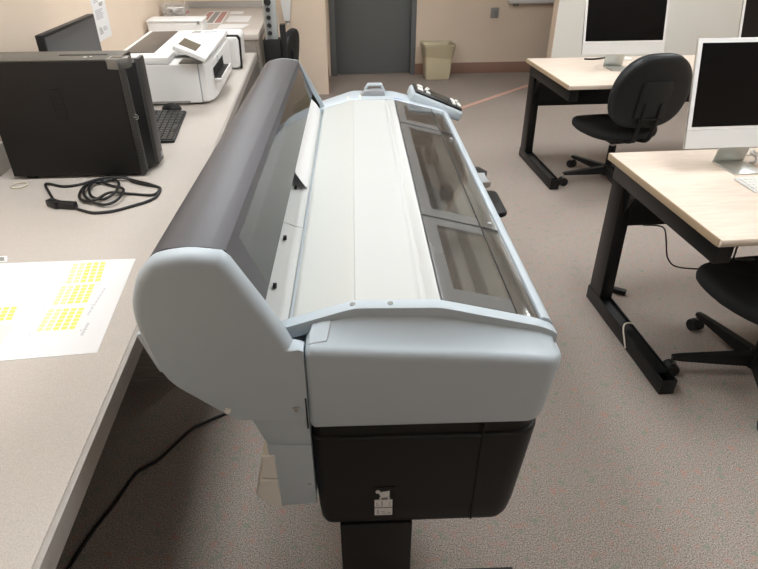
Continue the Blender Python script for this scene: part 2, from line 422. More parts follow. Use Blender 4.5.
def side_cap(mirror=False):
    L = cap_outline(); N = outline_normals(L); lo = []
    ins = lambda d: [(p[0]+n[0]*d, p[1]+n[1]*d) for p, n in zip(L, N)]
    tpr = lambda q, z: [(x-(.018*(.90-z)/.17 if x > .25 else 0)*min(1, (x-.25)/.1), y) for x, y in q]
    lo.append([(x, y, .727) for x, y in tpr(ins(.016), .727)]); lo.append([(x, y, .729) for x, y in tpr(ins(.009), .729)]); lo.append([(x, y, .735) for x, y in tpr(ins(.003), .735)])
    lo.append([(x, y, .744) for x, y in tpr(ins(.0), .744)])
    for dz, d in ((-.020, 0), (-.011, .0012), (-.004, .004), (.001, .0085), (.003, .014)):
        lo.append([(x, y, lipz(p[0])+dz) for (x, y), p in zip(ins(d), L)])
    base = ins(.014)
    for t, f in ((.15, .10), (.3, .22), (.45, .36), (.6, .52), (.75, .70), (.88, .87), (.96, .95), (1.0, 1.0)):
        row = []
        for (x, y), p in zip(base, L):
            tx = x; ty = max(y, .926) if y > .926 else .926
            yy = lerp(y, ty, t); z = lerp(lipz(p[0])+.003, topz(x)-.004, f)
            row.append((x, yy, z))
        lo.append(row)
    if mirror: lo = [[(x, YA+YE-y, z) for x, y, z in r] for r in lo]
    mb = MB(); mb.loft(lo, M['plastic'], closed=False, cap0=True, cap1=False); return mb
pp('side_cover', side_cap(), ang=50)
pp('side_cover', side_cap(True), ang=50)

def strip_prof(x0, x1, th, up=0.0, n=48):
    xs = [lerp(x0, x1, i/n) for i in range(n+1)]
    return [(x, topz(x)+up) for x in xs]+[(x, topz(x)+up-th) for x in xs[::-1]]
tb = MB(); tb.prism(strip_prof(-.175, .388, .03), .911, .941, 'y', M['plastic'], .0025, 2)
trim_near = pp('end_trim', tb)
for x in (-.014, .058): pp('screw', MB().cyl((x, .927, topz(x)-.004), (x, .927, topz(x)+.0012), .0055, M['dk_print'], n=14), 'dark screw cap', parent=trim_near)
tb = MB(); tb.prism(strip_prof(-.175, .388, .03), 2.435, 2.575, 'y', M['plastic'], .003, 2)
pp('end_trim', tb)

# body block under the covers
bd = MB(); bd.box(-.105, .358, .957, 2.54, .735, .885, M['plastic'], .01)
bd.prism([(-.105, .80), (-.225, .80), (-.225, .85), (-.15, .905), (-.105, .905)][::1], .957, 2.54, 'y', M['plastic_dark'])
pp('main_body', bd)
rim = MB(); rim.prism([(.360, .89), (.360, .929), (.364, .930), (.376, .926), (.384, .917), (.389, .900), (.387, .88), (.368, .74), (.360, .74)], .942, 2.434, 'y', M['plastic'], .0015, 2); pp('front_rim', rim)
rim = MB(); rim.box(.3565, .3595, .942, 2.435, .885, .922, M['plastic_dark']); pp('rim_channel', rim)

# cream top cover
def top_panel(x0, x1, m, up=0, extra=None):
    xs = [lerp(x0, x1, i/10) for i in range(11)]
    top = [(x, topz(x)+up) for x in xs]
    if extra: top += extra
    return MB().prism(top+[(top[-1][0], top[-1][1]-.03), (x0, topz(x0)+up-.03)], .9415, 2.434, 'y', m, .0012, 1)
pp('top_cover', top_panel(-.010, .118, M['cream'], -.002, [(.121, .9755), (.127, .9755), (.131, .9785), (.157, .9755)]))
pp('rear_cover', top_panel(-.132, -.0101, M['cream2'], -.002), 'sloping cover strip with its shade put into the colour')

# guide and paper below the hood
g = MB(); g.prism([(-.142, .918), (-.142, .930), (-.165, .936), (-.25, .975), (-.25, .963), (-.165, .924)], .9415, 1.36, 'y', M['cream'], .001, 1); pp('paper_guide', g)
g = MB(); g.prism([(-.142, .918), (-.142, .930), (-.165, .936), (-.25, .975), (-.25, .963), (-.165, .924)], 1.363, 2.43, 'y', M['cream'], .001, 1); pp('paper_guide', g)
for y in (1.045, 1.265, 1.58):
    g = MB(); g.box(-.182, -.174, y, y+.012, .944, .953, M['black'], .0015); pp('guide_clip', g)
g = MB(); g.box(-.150, -.131, .945, 2.43, .905, .926, M['plastic']); pp('feed_slot', g)
pts = [(-.143, .915), (-.150, .943), (-.162, .962), (-.180, .982), (-.203, 1.015), (-.235, 1.075)]
def paper_y(k): return (1.66, 1.60, 1.60, 1.62, 1.70, 1.80)[k]
g = MB(); g.loft([[(x, paper_y(k), z), (x, 2.44, z), (x-.001, 2.44, z+.001), (x-.001, paper_y(k), z+.001)] for k, (x, z) in enumerate(pts)], M['paper']); pp('loaded_paper', g, 'bright white sheet of paper in the feed slot')

# hood (roll cover)
top_arc = [(-.372, 1.085), (-.358, 1.115), (-.334, 1.130), (-.309, 1.1335), (-.283, 1.135), (-.251, 1.132), (-.226, 1.126)]
top_arc = smooth_poly(top_arc[:-1], 2)+[(-.226, 1.126)]
RID = Vector((-.226, 1.126)); LIP = Vector((-.176, .998))
def shell(chain, th):
    inn = []
    for i, p in enumerate(chain):
        a = chain[max(i-1, 0)]; b = chain[min(i+1, len(chain)-1)]
        t = Vector((b[0]-a[0], b[1]-a[1])).normalized(); inn.append((p[0]+t.y*th, p[1]-t.x*th))
    return chain+inn[::-1]
HY0, HY1 = .882, 2.462
def on_slope(t): v = RID.lerp(LIP, t); return (v.x, v.y)
hm = MB(); hm.prism(shell(top_arc, .004), HY0, HY1, 'y', M['hood'])
hm.prism(shell([on_slope(0), on_slope(.14)], .004), HY0, HY1, 'y', M['hood'])
hm.prism(shell([on_slope(.14), on_slope(1)], .004), HY0, HY0+.085, 'y', M['hood'])
hm.prism(shell([on_slope(.14), on_slope(1)], .004), HY1-.05, HY1, 'y', M['hood'])
hood = pp('roll_cover', hm)
wn = MB(); wn.prism(shell([on_slope(.14), on_slope(1)], .003), HY0+.085, HY1-.05, 'y', M['hood_clear']); pp('cover_window', wn, 'clear smoked window of the cover', parent=hood)
# housing inside the hood
h2 = MB(); h2.prism([(-.365, 1.06), (-.375, .97), (-.355, .89), (-.30, .84), (-.23, .80), (-.225, .86), (-.25, .96), (-.245, .99), (-.262, 1.07), (-.30, 1.095)], .886, 2.458, 'y', M['plastic_dark'], .003, 1); pp('roll_housing', h2)
dots = MB()
for i in range(34):
    y = 1.0+i*.028; dots.box(-.2468, -.2445, y, y+.009, .992, .9945, M['button_white'])
    dots.box(-.2500, -.2475, y, y+.005, 1.002, 1.004, M['button_white'])
pp('scale_marks', dots)
h2 = MB(); h2.cyl((-.262, 1.02, 1.098), (-.262, 2.44, 1.098), .018, M['black'], n=20)
pp('roll_spindle', h2)

# hood end cap + side plate
face88 = [(-.358, 1.115), (-.346, 1.125), (-.334, 1.130), (-.309, 1.135), (-.283, 1.137), (-.251, 1.133), (-.232, 1.130), (-.220, 1.118), (-.195, 1.072), (-.171, 1.028), (-.139, .965), (-.128, .938)]
lower = [(-.113, .934), (-.106, .93), (-.106, .757), (-.247, .763), (-.301, .818), (-.35, .863), (-.365, .90), (-.381, .965), (-.388, 1.013), (-.387, 1.051), (-.375, 1.085), (-.366, 1.104)]
def chaik(T):
    out = [T[0]]
    for a, b in zip(T, T[1:]): out += [tuple(lerp(p, q, .25) for p, q in zip(a, b)), tuple(lerp(p, q, .75) for p, q in zip(a, b))]
    return out+[T[-1]]
CAPO = [sc_((p[0]*(1.004 if p[0] < -.34 else 1), p[1]-.004), .876) for p in face88]+[sc_((p[0]*(1.004 if p[0] < -.3 else 1), p[1]), lerp(.851, .874, w), .85) for p, w in zip(lower, (0, 0, 0, 0, .3, .5, .8, 1, 1, 1, 1, 1))]
CAPW = [1]*len(face88)+[.05, 0, 0, .0, .15, .3, .45, .6, .8, 1, 1, 1]
TR = [(a[0], a[1], w_) for a, w_ in zip(CAPO, CAPW)]; k0 = len(face88)
TR = chaik(TR[:6])+TR[6:k0+4]+chaik(chaik(TR[k0+4:]))
CAPO = [(a[0], a[1]) for a in TR]; CAPW = [a[2] for a in TR]
def end_cap(far=False):
    n = len(CAPO); N = []
    for i in range(n):
        a = CAPO[i-1]; b = CAPO[(i+1) % n]; t = Vector((b[0]-a[0], b[1]-a[1])).normalized(); N.append((t.y, -t.x))
    for _ in range(6): N = [tuple((N[i-1][k]+2*N[i][k]+N[(i+1) % n][k])/4 for k in (0, 1)) for i in range(n)]
    lo = []
    for y, d in ((.851, .026), (.8515, .019), (.8545, .0115), (.859, .006), (.866, .002), (.874, 0), (.8805, 0)):
        lo.append([(p[0]+q[0]*d*w*.85, y, p[1]+q[1]*d*w*.85) for p, q, w in zip(CAPO, N, CAPW)])
    if far: lo = [[(x, 3.346-y, z) for x, y, z in r] for r in lo]
    return lo
mb = MB(); mb.loft(end_cap(), M['plastic']); ecap = pp('hood_end_cap', mb, ang=50)
mb = MB(); mb.loft(end_cap(True), M['plastic']); fc = pp('hood_end_cap', mb, ang=50)
mb = MB(); mb.prism([(-.34, 1.09), (-.23, 1.105), (-.205, 1.055), (-.15, .95), (-.15, .85), (-.35, .90)], 2.4635, 2.4655, 'y', M['black']); pp('inner_lining', mb, 'black inner lining', parent=fc)
mb = MB(); mb.box(-.168, -.105, .8815, .957, .845, .872, M['plastic'], .004); mb.box(-.168, -.105, .90, .957, .872, .905, M['plastic'], .003)
pp('cap_foot', mb)
def cap_top(x, t):
    f = pw(t, [(0, 0), (.15, .10), (.3, .22), (.45, .36), (.6, .52), (.75, .70), (.88, .87), (1, 1)])
    return (x, lerp(.864, .926, t), lerp(lipz(x)+.003, topz(x)-.004, f))
def cap_patch(q, up, m):
    P_ = [cap_top(*a) for a in q]; b_ = MB()
    b_.loft([[(x, y-up*.5, z+up*.85-.004) for x, y, z in P_], [(x, y-up*.5, z+up*.85) for x, y, z in P_]], m); return b_
lt = pp('corner_latch', cap_patch([(-.0955, .10), (-.064, .20), (-.057, .60), (-.054, .97), (-.090, .80), (-.0955, .45)], .0008, M['plastic']))
pp('latch_gap', cap_patch([(-.0965, .06), (-.063, .155), (-.0555, .60), (-.0525, .99), (-.090, .84), (-.0965, .47)], .0004, M['plastic_dark']), parent=lt)
mb = MB(); mb.cyl((-.129, .8515, .786), (-.129, .8485, .786), .0075, M['steel'], n=16); mb.cyl((-.129, .8487, .786), (-.129, .8475, .786), .004, M['plastic_dark'], n=12); pp('screw', mb, 'steel screw', parent=ecap)
mb = MB(); mb.cyl((-.262, .86, .790), (-.262, .846, .790), .006, M['button_white'], n=14); pp('stud', mb, 'small white stud', parent=ecap)
mb = MB(); mb.prism([(-.385, .968), (-.409, .960), (-.384, .872), (-.362, .862), (-.345, .875)], .872, .90, 'y', M['plastic'], .003); pp('rear_flange', mb)
mb = MB(); mb.box(-.1105, -.1075, .849, .852, .735, .815, M['groove']); pp('seam_gap', mb)
# lower bracket and beige holder
mb = MB(); mb.prism([(-.222, .760), (-.108, .757), (-.106, .680), (-.196, .683)], .858, .90, 'y', M['plastic'], .002)
mb.prism([(-.197, .684), (-.106, .680), (-.106, .497), (-.187, .494)], .855, .905, 'y', M['plastic'], .002); br = pp('side_bracket', mb)
mb = MB(); mb.cyl((-.117, .856, .560), (-.117, .8535, .560), .004, M['steel'], n=12); pp('screw', mb, 'steel screw', parent=br)
mb = MB(); mb.prism([(-.211, .655), (-.184, .656), (-.184, .585), (-.218, .588)], .852, .93, 'y', M['beige_plastic'], .002, 1)
mb.prism([(-.222, .585), (-.184, .583), (-.182, .482), (-.226, .525), (-.235, .545)], .848, .94, 'y', M['beige_plastic'], .003, 1); pp('bracket_foot', mb, 'cream plastic holder', 20)

# black ink cabinets under both ends
def ink_loops(far=False):
    L = [(-.110, 1.20), (-.110, .92)]+arc(-.085, .880, .025, 180, 270, 5)+[(lerp(-.085, .30, i/8), .855) for i in range(1, 8)]+arc(.316, .913, .058, 270, 360, 8)+[(.374, 1.20)]
    N = outline_normals(L); lo = []
    for z, d, tp_ in ((.408, .030, 1), (.4085, .024, 1), (.412, .014, 1), (.42, .006, 1), (.435, .001, .9), (.475, 0, .7), (.55, 0, .45), (.690, 0, 0), (.6945, .001, 0), (.697, .004, 0), (.6985, .008, 0), (.7255, .010, 0), (.7265, .014, 0)):
        row = []
        for (x, y), n in zip(L, N):
            dd = d if n[1] < .9 or True else d
            row.append((x+n[0]*dd-(.030*tp_ if x > .2 else 0)*(x-.2)/.16+(.012*tp_ if x < -.05 else 0), y+n[1]*dd, z))
        lo.append(row)
    if far: lo = [[(x, YA+YE-y, z) for x, y, z in r] for r in lo]
    return lo
for far in (False, True):
    mb = MB(); mb.loft(ink_loops(far), M['black']); ib = pp('ink_cabinet', mb, ang=40)
    if not far:
        mb = MB(); mb.prism([(.2475, .7255), (.2505, .7255), (.2462, .428), (.2432, .428)], .852, .858, 'y', M['groove']); pp('door_seam', mb, parent=ib)
        mb = MB(); mb.box(.019, .068, .8532, .8555, .452, .550, M['groove'])
        for z0, z1 in ((.4845, .509), (.457, .481)):
            mb.box(.0225, .0625, .8520, .8535, z0, z1, M['paper'])
        for k, (x0, x1, z0, z1) in enumerate(((.026, .034, .489, .491), (.026, .030, .494, .500), (.037, .041, .487, .505), (.055, .057, .489, .503), (.028, .032, .461, .475), (.036, .046, .468, .470), (.040, .050, .462, .464), (.052, .059, .462, .467))):
            mb.box(x0, x1, .8515, .8521, z0, z1, M['ink_grey'])
        # cart pictogram
        mb.prism([(.034, .534), (.056, .538), (.0555, .519), (.036, .517)], .8520, .8535, 'y', M['paper'])
        mb.cyl((.0300, .8535, .536), (.0300, .8520, .536), .0052, M['paper'], n=14)
        mb.prism([(.030, .536), (.036, .529), (.035, .523)], .8520, .8535, 'y', M['paper'])
        mb.prism([(.034, .518), (.036, .518), (.035, .513), (.033, .513)], .8520, .8535, 'y', M['paper']); mb.prism([(.053, .519), (.055, .519), (.055, .513), (.053, .513)], .8520, .8535, 'y', M['paper'])
        mb.box(.033, .058, .8521, .8534, .5145, .5155, M['paper'])
        mb.cyl((.0355, .8535, .5125), (.0355, .8520, .5125), .0025, M['paper'], n=10); mb.cyl((.0535, .8535, .5125), (.0535, .8520, .5125), .0025, M['paper'], n=10)
        bmesh.ops.translate(mb.bm, verts=mb.bm.verts, vec=(.001, 0, -.004))
        pp('warning_sticker', mb, 'black and white cart pictogram sticker', parent=ib)

# stand
for y0 in (.862, 2.50):
    mb = MB(); mb.box(-.057, .112, y0, y0+.07, .11, .4085, M['black_metal'], .004); lg = pp('stand_leg', mb)
    mb = MB(); mb.box(-.30, .40, y0, y0+.07, .07, .11, M['black_metal'], .004); pp('stand_foot', mb)
    for x in (-.27, .37):
        mb = MB(); mb.cyl((x, y0+.02, .033), (x, y0+.05, .033), .033, M['black'], n=18); mb.cyl((x, y0+.035, .033), (x, y0+.035, .072), .009, M['steel'], n=10); pp('caster', mb)
mb = MB(); mb.box(.0, .05, .932, 2.50, .20, .26, M['black_metal'], .004); pp('stand_beam', mb)
mb = MB(); mb.box(-.08, .34, 1.2, 2.29, .60, .736, M['plastic_dark'], .006); pp('under_tray', mb)

# front bits: open rear trays seen past the front edge
mb = MB(); mb.prism([(.33, 2.12), (.585, 2.125)]+arc(.575, 2.155, .03, -90, 0, 4)+[(.605, 2.33)]+arc(.58, 2.345, .025, 0, 90, 4)+[(.33, 2.37)], .585, .60, 'z', M['black'], .003); pp('catch_plate', mb, 'black plate jutting out at the front')
mb = MB(); mb.prism([(.33, 2.425), (.585, 2.43), (.588, 2.55), (.33, 2.56)], .585, .612, 'z', M['grey_metal'], .003)
mb.box(.33, .592, 2.425, 2.445, .592, .615, M['steel'], .002)
mb.prism([(.33, 2.55)]+[(.575, 2.545), (.60, 2.56), (.612, 2.60)]+[(.585, 2.66), (.33, 2.67)], .575, .60, 'z', M['black'], .003); pp('catch_plate', mb, 'grey plate with black border at the front')

# front clear cover, with the print bed below it
def cover_strip(x0, x1, y0, y1, m, up=-.001, th=.003, n=6):
    xs = [lerp(x0, x1, i/n) for i in range(n+1)]
    return MB().prism([(x, topz(x)+up) for x in xs]+[(x, topz(x)+up-th) for x in xs[::-1]], y0, y1, 'y', m)
def front_cover(y0, y1):
    # a frame of denser band round a clear middle, one lid
    mb = MB()
    mb._merge(cover_strip(.160, .190, y0, y1, M['cover_frame']).bm, M['cover_frame'])
    mb._merge(cover_strip(.190, .309, y0, y0+.05, M['cover_frame']).bm, M['cover_frame'])
    mb._merge(cover_strip(.190, .309, y1-.04, y1, M['cover_frame']).bm, M['cover_frame'])
    mb._merge(cover_strip(.190, .309, y0+.05, y1-.04, M['cover_clear']).bm, M['cover_clear'])
    mb._merge(cover_strip(.312, .3555, y0, y1, M['cover_clear']).bm, M['cover_clear'])
    return mb
cv = pp('front_cover', front_cover(.9425, 1.325)); cv2 = pp('front_cover', front_cover(1.331, 2.12)); cv3 = pp('front_cover', front_cover(2.126, 2.433))
for c_, a_, b_ in ((cv, 1.325, 1.331), (cv2, 2.12, 2.126)):
    mb = MB(); mb.prism(strip_prof(.160, .3555, .004, 0, 6), a_, b_, 'y', M['groove']); pp('cover_seam', mb, parent=c_)
mb = MB(); mb.prism([(.3092, topz(.3092)), (.3118, topz(.3118)), (.3118, topz(.3118)-.004), (.3092, topz(.3092)-.004)], .9425, 2.433, 'y', M['groove']); pp('hinge_line', mb)
for y in (1.36, 2.06):
    mb = MB(); mb.box(.335, .347, y, y+.014, .923, .9325, M['plastic_dark'], .002); pp('cover_catch', mb)
mb = MB(); mb.box(.153, .3555, .945, 2.434, .886, .889, M['platen']); bed = pp('print_bed', mb)
mb = MB(); mb.box(.165, .190, .96, 2.43, .889, .915, M['plastic_dark'], .002); pp('front_rail', mb)
mb = MB(); mb.box(.215, .235, .97, 2.10, .889, .893, M['black']); mb.box(.262, .290, .97, 1.62, .889, .893, M['black']); pp('platen_slot', mb)
mb = MB(); mb.box(.236, .261, .97, 2.10, .889, .894, M['cream']); mb.box(.291, .330, .96, 2.1, .889, .893, M['cream2']); pp('platen_strip', mb)
for i in range(5):
    y = 1.03+i*.07; mb = MB(); mb.cyl((.200, y, .889), (.200, y, .897), .006, M['black'], n=12); pp('platen_wheel', mb)
mb = MB(); mb.cyl((.262, 1.64, .918), (.262, 2.10, .918), .007, M['steel'], n=12); pp('carriage_rod', mb)
mb = MB(); mb.box(.205, .285, 2.12, 2.34, .889, .925, M['black'], .006); pp('ink_carriage', mb); pp('rod_holder', MB().box(.25, .285, 1.60, 1.66, .889, .925, M['black'], .004)); pp('rod_holder', MB().box(.242, .280, 1.92, 2.02, .889, .92, M['black'], .004))

# far end: lever, note, mark, control panel
mb = MB(); mb.prism([(.010, topz(.05)-.01), (.125, topz(.1)-.01), (.118, .999), (.10, 1.004), (.040, 1.002)], 2.485, 2.53, 'y', M['plastic_dark'], .004)
mb.prism([(.035, .998), (.052, 1.021), (.110, 1.021), (.125, .990), (.114, .990), (.105, 1.012), (.056, 1.012), (.046, .998)], 2.515, 2.545, 'y', M['plastic'], .002); pp('paper_lever', mb, 'grey paper lever')
mb = MB(); mb.prism([(-.035, topz(-.035)), (.022, topz(.022)), (.022, topz(.022)+.001), (-.035, topz(-.035)+.001)], 2.45, 2.50, 'y', M['note']); pp('note_label', mb, 'cream note label')
mx = Matrix.Translation((.178, 2.455, topz(.178)+.001))@Matrix.Rotation(R(13.5), 4, 'Y')
pp('maker_mark', text_mb('EPSON', .013, M['blue'], mx), 'tiny blue lettering')
# control panel, tilted down to the front (+x)
pm = Matrix.Translation((.345, 2.55, .955))@Matrix.Rotation(R(22), 4, 'Y')
mb = MB(); mb.box(-.115, .12, -.075, .075, -.045, 0, M['plastic'], .012, 3, pm); cp = pp('control_panel', mb, 'grey tilted control panel')
mb = MB(); mb.box(-.105, .112, -.068, .068, 0, .008, M['black'], .003, 2, pm); pp('panel_face', mb, 'black panel face', parent=cp)
mb = MB(); mb.box(-.02, .05, -.03, .035, .008, .0095, M['lcd'], 0, 2, pm); pp('panel_screen', mb, parent=cp)
for (x, y, w, h) in ((-.095, -.045, .026, .03), (-.092, .01, .026, .03), (-.055, -.045, .018, .022), (-.058, .0, .016, .018), (-.045, .045, .016, .016), (.068, -.045, .016, .02), (.068, -.012, .016, .02), (.068, .022, .016, .02), (.093, -.045, .015, .05), (.09, .03, .015, .02)):
    mb = MB(); mb.box(x, x+w, y, y+h, .008, .016, M['button_white'], .003, 2, pm); pp('panel_button', mb, 'white button', parent=cp)

# ------------------------------------------------------------------ plotter's power cord on the floor
cd = [(-.16, 1.95, .006), (-.30, 1.74, .006), (-.426, 1.681, .006), (-.50, 1.64, .006), (-.544, 1.605, .006), (-.625, 1.48, .006), (-.66, 1.45, .006), (-.694, 1.417, .006), (-.729, 1.304, .006), (-.764, 1.216, .006), (-.792, 1.118, .006), (-.83, .95, .006), (-.90, .8, .006)]
solo('plotter_power_cord', MB().tube(cd, .0055, M['cable']), 'thin black cord snaking over the carpet under the counter', 'cord', (-.5, 1.6, 0), ang=80)

# ------------------------------------------------------------------ tower computer
def tower():
    o = (-.95, 2.28, .74)
    t = thing('tower_computer', 'large black tower computer with mesh front standing on the grey counter', 'computer', o, R(-1.5))
    L = lambda name, mb, label=None, parent=None, ang=38: part(parent or t, name, mb, label, (0, 0, 0), ang)
    # local: x -.257...235 case, y 0...175, z 0...44
    L('case', MB().box(-.257, .228, 0, .178, .012, .435, M['tower'], .003))
    for x in (-.22, .18):
        for y in (.02, .14): L('foot', MB().box(x, x+.04, y, y+.02, 0, .012, M['black'], .002))
    L('top_panel', MB().box(-.257, .228, .004, .174, .435, .441, M['tower_top'], .002), 'dull grey brown top')
    L('top_slot', MB().box(.0, .17, .085, .10, .441, .4425, M['groove']))
    m1 = MB(); m1.box(.10, .112, .045, .053, .441, .4422, M['button_white']); m1.box(.12, .126, .055, .061, .441, .4422, M['button_white']); L('top_label', m1, 'tiny white marks')
    # bezel
    b1 = MB(); b1.prism([(.228, .006), (.228, .435), (.232, .435), (.250, .40), (.254, .02), (.240, .006)], .0, .020, 'y', M['mesh'], .002); L('mesh_strip', b1)
    b2 = MB(); b2.prism([(.228, 0), (.228, .172), (.262, .176), (.266, .085), (.240, .050), (.240, .02)], .020, .415, 'z', M['black'], .002); L('front_bezel', b2)
    b3 = MB(); b3.prism([(.262, .090), (.262, .176), (.276, .172), (.276, .094)], .016, .425, 'z', M['mesh'], .002); L('mesh_panel', b3)
    b4 = MB(); b4.prism([(.190, .0), (.232, -.002), (.262, .03), (.262, .065), (.19, .065)], .405, .443, 'z', M['gunmetal'], .004); L('corner_handle', b4, 'gunmetal corner')
    b5 = MB(); b5.box(.205, .245, .02, .055, .443, .4442, M['black_gloss']); L('port_cover', b5)
    # round badge on the bezel and embossed name on the side
    mxb = Matrix.Translation((.254, .002, .235))@Matrix.Rotation(R(90), 4, 'X')
    bb = MB(); bb.torus((0, 0, 0), .0095, .001, M['steel'], 20, 6, mxb); badge = L('front_badge', bb, 'small silver ring badge')
    L('badge_lettering', text_mb('DELL', .0065, M['steel'], Matrix.Translation((.254, -.0005, .235))@Matrix.Rotation(R(90), 4, 'X'), .0006), None, badge)
    mf = Matrix.Translation((-.012, -.0002, .285))@Matrix.Rotation(R(90), 4, 'X')
    ef = MB()
    for (x0, x1, z0, z1) in ((-.020, .020, .056, .059), (-.020, .020, -.059, -.056), (-.0215, -.0185, -.058, .058), (.0185, .0215, -.058, .058)): ef.box(-.012+x0, -.012+x1, -.0016, .0003, .285+z0, .285+z1, M['black'], .0005)
    emb = L('embossed_plate', ef, 'embossed outline on the side')
    L('embossed_lettering', text_mb('DELL', .036, M['black'], mf@Matrix.Rotation(R(-90), 4, 'Z'), .0012), None, emb)
    st = MB(); st.box(.2762, .2772, .145, .165, .03, .05, M['ink_grey']); L('service_label', st, 'small grey label')
tower()

# cable heap in front of the tower
co = (-.90, 2.13, .740)
cz = .745
cp_ = [(-0.951, 2.011, 0.7455), (-1.013, 2.116, 0.7455), (-1.065, 2.218, 0.7455), (-0.991, 2.186, 0.7455), (-0.939, 2.196, 0.7455), (-0.899, 2.233, 0.7455), (-0.861, 2.262, 0.7455), (-0.813, 2.262, 0.7455), (-0.772, 2.250, 0.7455), (-0.739, 2.207, 0.7455), (-0.681, 2.171, 0.7455), (-0.631, 2.146, 0.7455), (-0.618, 2.116, 0.7455), (-0.636, 2.070, 0.7455), (-0.719, 2.088, 0.7455), (-0.786, 2.085, 0.7551), (-0.814, 2.024, 0.7571), (-0.847, 2.019, 0.7503), (-0.888, 2.058, 0.7512), (-0.897, 2.133, 0.7573), (-0.878, 2.200, 0.7545), (-0.841, 2.237, 0.7461), (-0.787, 2.191, 0.7553), (-0.767, 2.092, 0.7570), (-0.795, 2.040, 0.7501), (-0.847, 2.063, 0.7513), (-0.878, 2.141, 0.7573), (-0.867, 2.199, 0.7544), (-0.808, 2.173, 0.7463), (-0.746, 2.109, 0.7554), (-0.741, 2.008, 0.7570), (-0.783, 1.986, 0.7499), (-0.843, 2.027, 0.7515), (-0.885, 2.095, 0.7574), (-0.891, 2.181, 0.7542), (-0.850, 2.218, 0.7465), (-0.794, 2.233, 0.7555), (-0.730, 2.216, 0.7455), (-0.659, 2.169, 0.7455), (-0.620, 2.126, 0.7455), (-0.618, 2.050, 0.7455), (-0.643, 2.008, 0.7455), (-0.681, 1.977, 0.7455), (-0.735, 1.940, 0.7455), (-0.796, 1.929, 0.7455), (-0.839, 1.950, 0.7455), (-0.882, 1.979, 0.7455)]
t = thing('power_cable', 'tangled black power cable lying on the counter before the tower', 'cable', co)
add(t, 'cord', MB().tube(cp_, .0052, M['cable'], 8, 6), co, None, 80)
pl = MB(); pl.box(-.035, .03, -.014, .014, 0, .024, M['cable'], .004, 2, Matrix.Translation((-.905, 1.990, .7402))@Matrix.Rotation(R(-14), 4, 'Z')); add(t, 'plug', pl, co)
pl = MB(); pl.box(-.03, .025, -.014, .014, 0, .026, M['cable'], .004, 2, Matrix.Translation((-.955, 2.005, .7402))@Matrix.Rotation(R(-35), 4, 'Z')); add(t, 'socket_end', pl, co)

# grommet ring in the counter
solo('cable_grommet', MB().torus((0, 0, .0), .028, .003, M['ring'], 28, 8), 'round tan cable grommet in the counter left of the cable', 'grommet', (-1.163, 2.218, .7440), world=False)

# black keyboard and mouse
def keyboard(name, label, loc, rotz, w, d, h, nx, ny, body, keym, group=None, xmax=99):
    t = thing(name, label, 'keyboard', loc, rotz)
    b = MB(); b.prism([(-d/2, 0), (d/2, 0), (d/2, h*1.3), (-d/2, h*.7)], -w/2, w/2, 'x', body, .003); part(t, 'body', b)
    kw = (w-.014)/nx; kd = (d-.014)/ny; first = None
    for j in range(ny):
        zz = lerp(h*.7, h*1.3, (j+.5)/ny)-.001
        i = 0
        while i < nx:
            n = 5 if (j == 0 and i == 4) else 1
            x0 = -w/2+.007+i*kw
            i += n
            if x0 > xmax: continue
            if n == 1 and first: k = first.copy(); C.objects.link(k); k.parent = t
            else:
                q = MB(); q.box(.0012, kw*n-.0012, .0012, kd-.0012, 0, .005, keym, .0012); k = part(t, 'key', q)
                if n == 1: first = k
            k.location = (x0, -d/2+.007+j*kd, zz)
    return t
keyboard('computer_keyboard', 'black keyboard on the counter between tower and white printer', (-.78, 2.93, .7402), R(94), .50, .175, .016, 17, 6, M['black'], M['black_gloss'])
ms = MB(); ms.sphere((0, 0, .002), .034, M['black'], 1, 1.6, .95, 16); bmesh.ops.bisect_plane(ms.bm, geom=ms.bm.verts[:]+ms.bm.edges[:]+ms.bm.faces[:], plane_co=(0, 0, 0), plane_no=(0, 0, 1), clear_inner=True)
solo('computer_mouse', ms, 'black mouse behind the black keyboard beside the white printer', 'mouse', (-.80, 3.255, .7402), R(80), world=False)

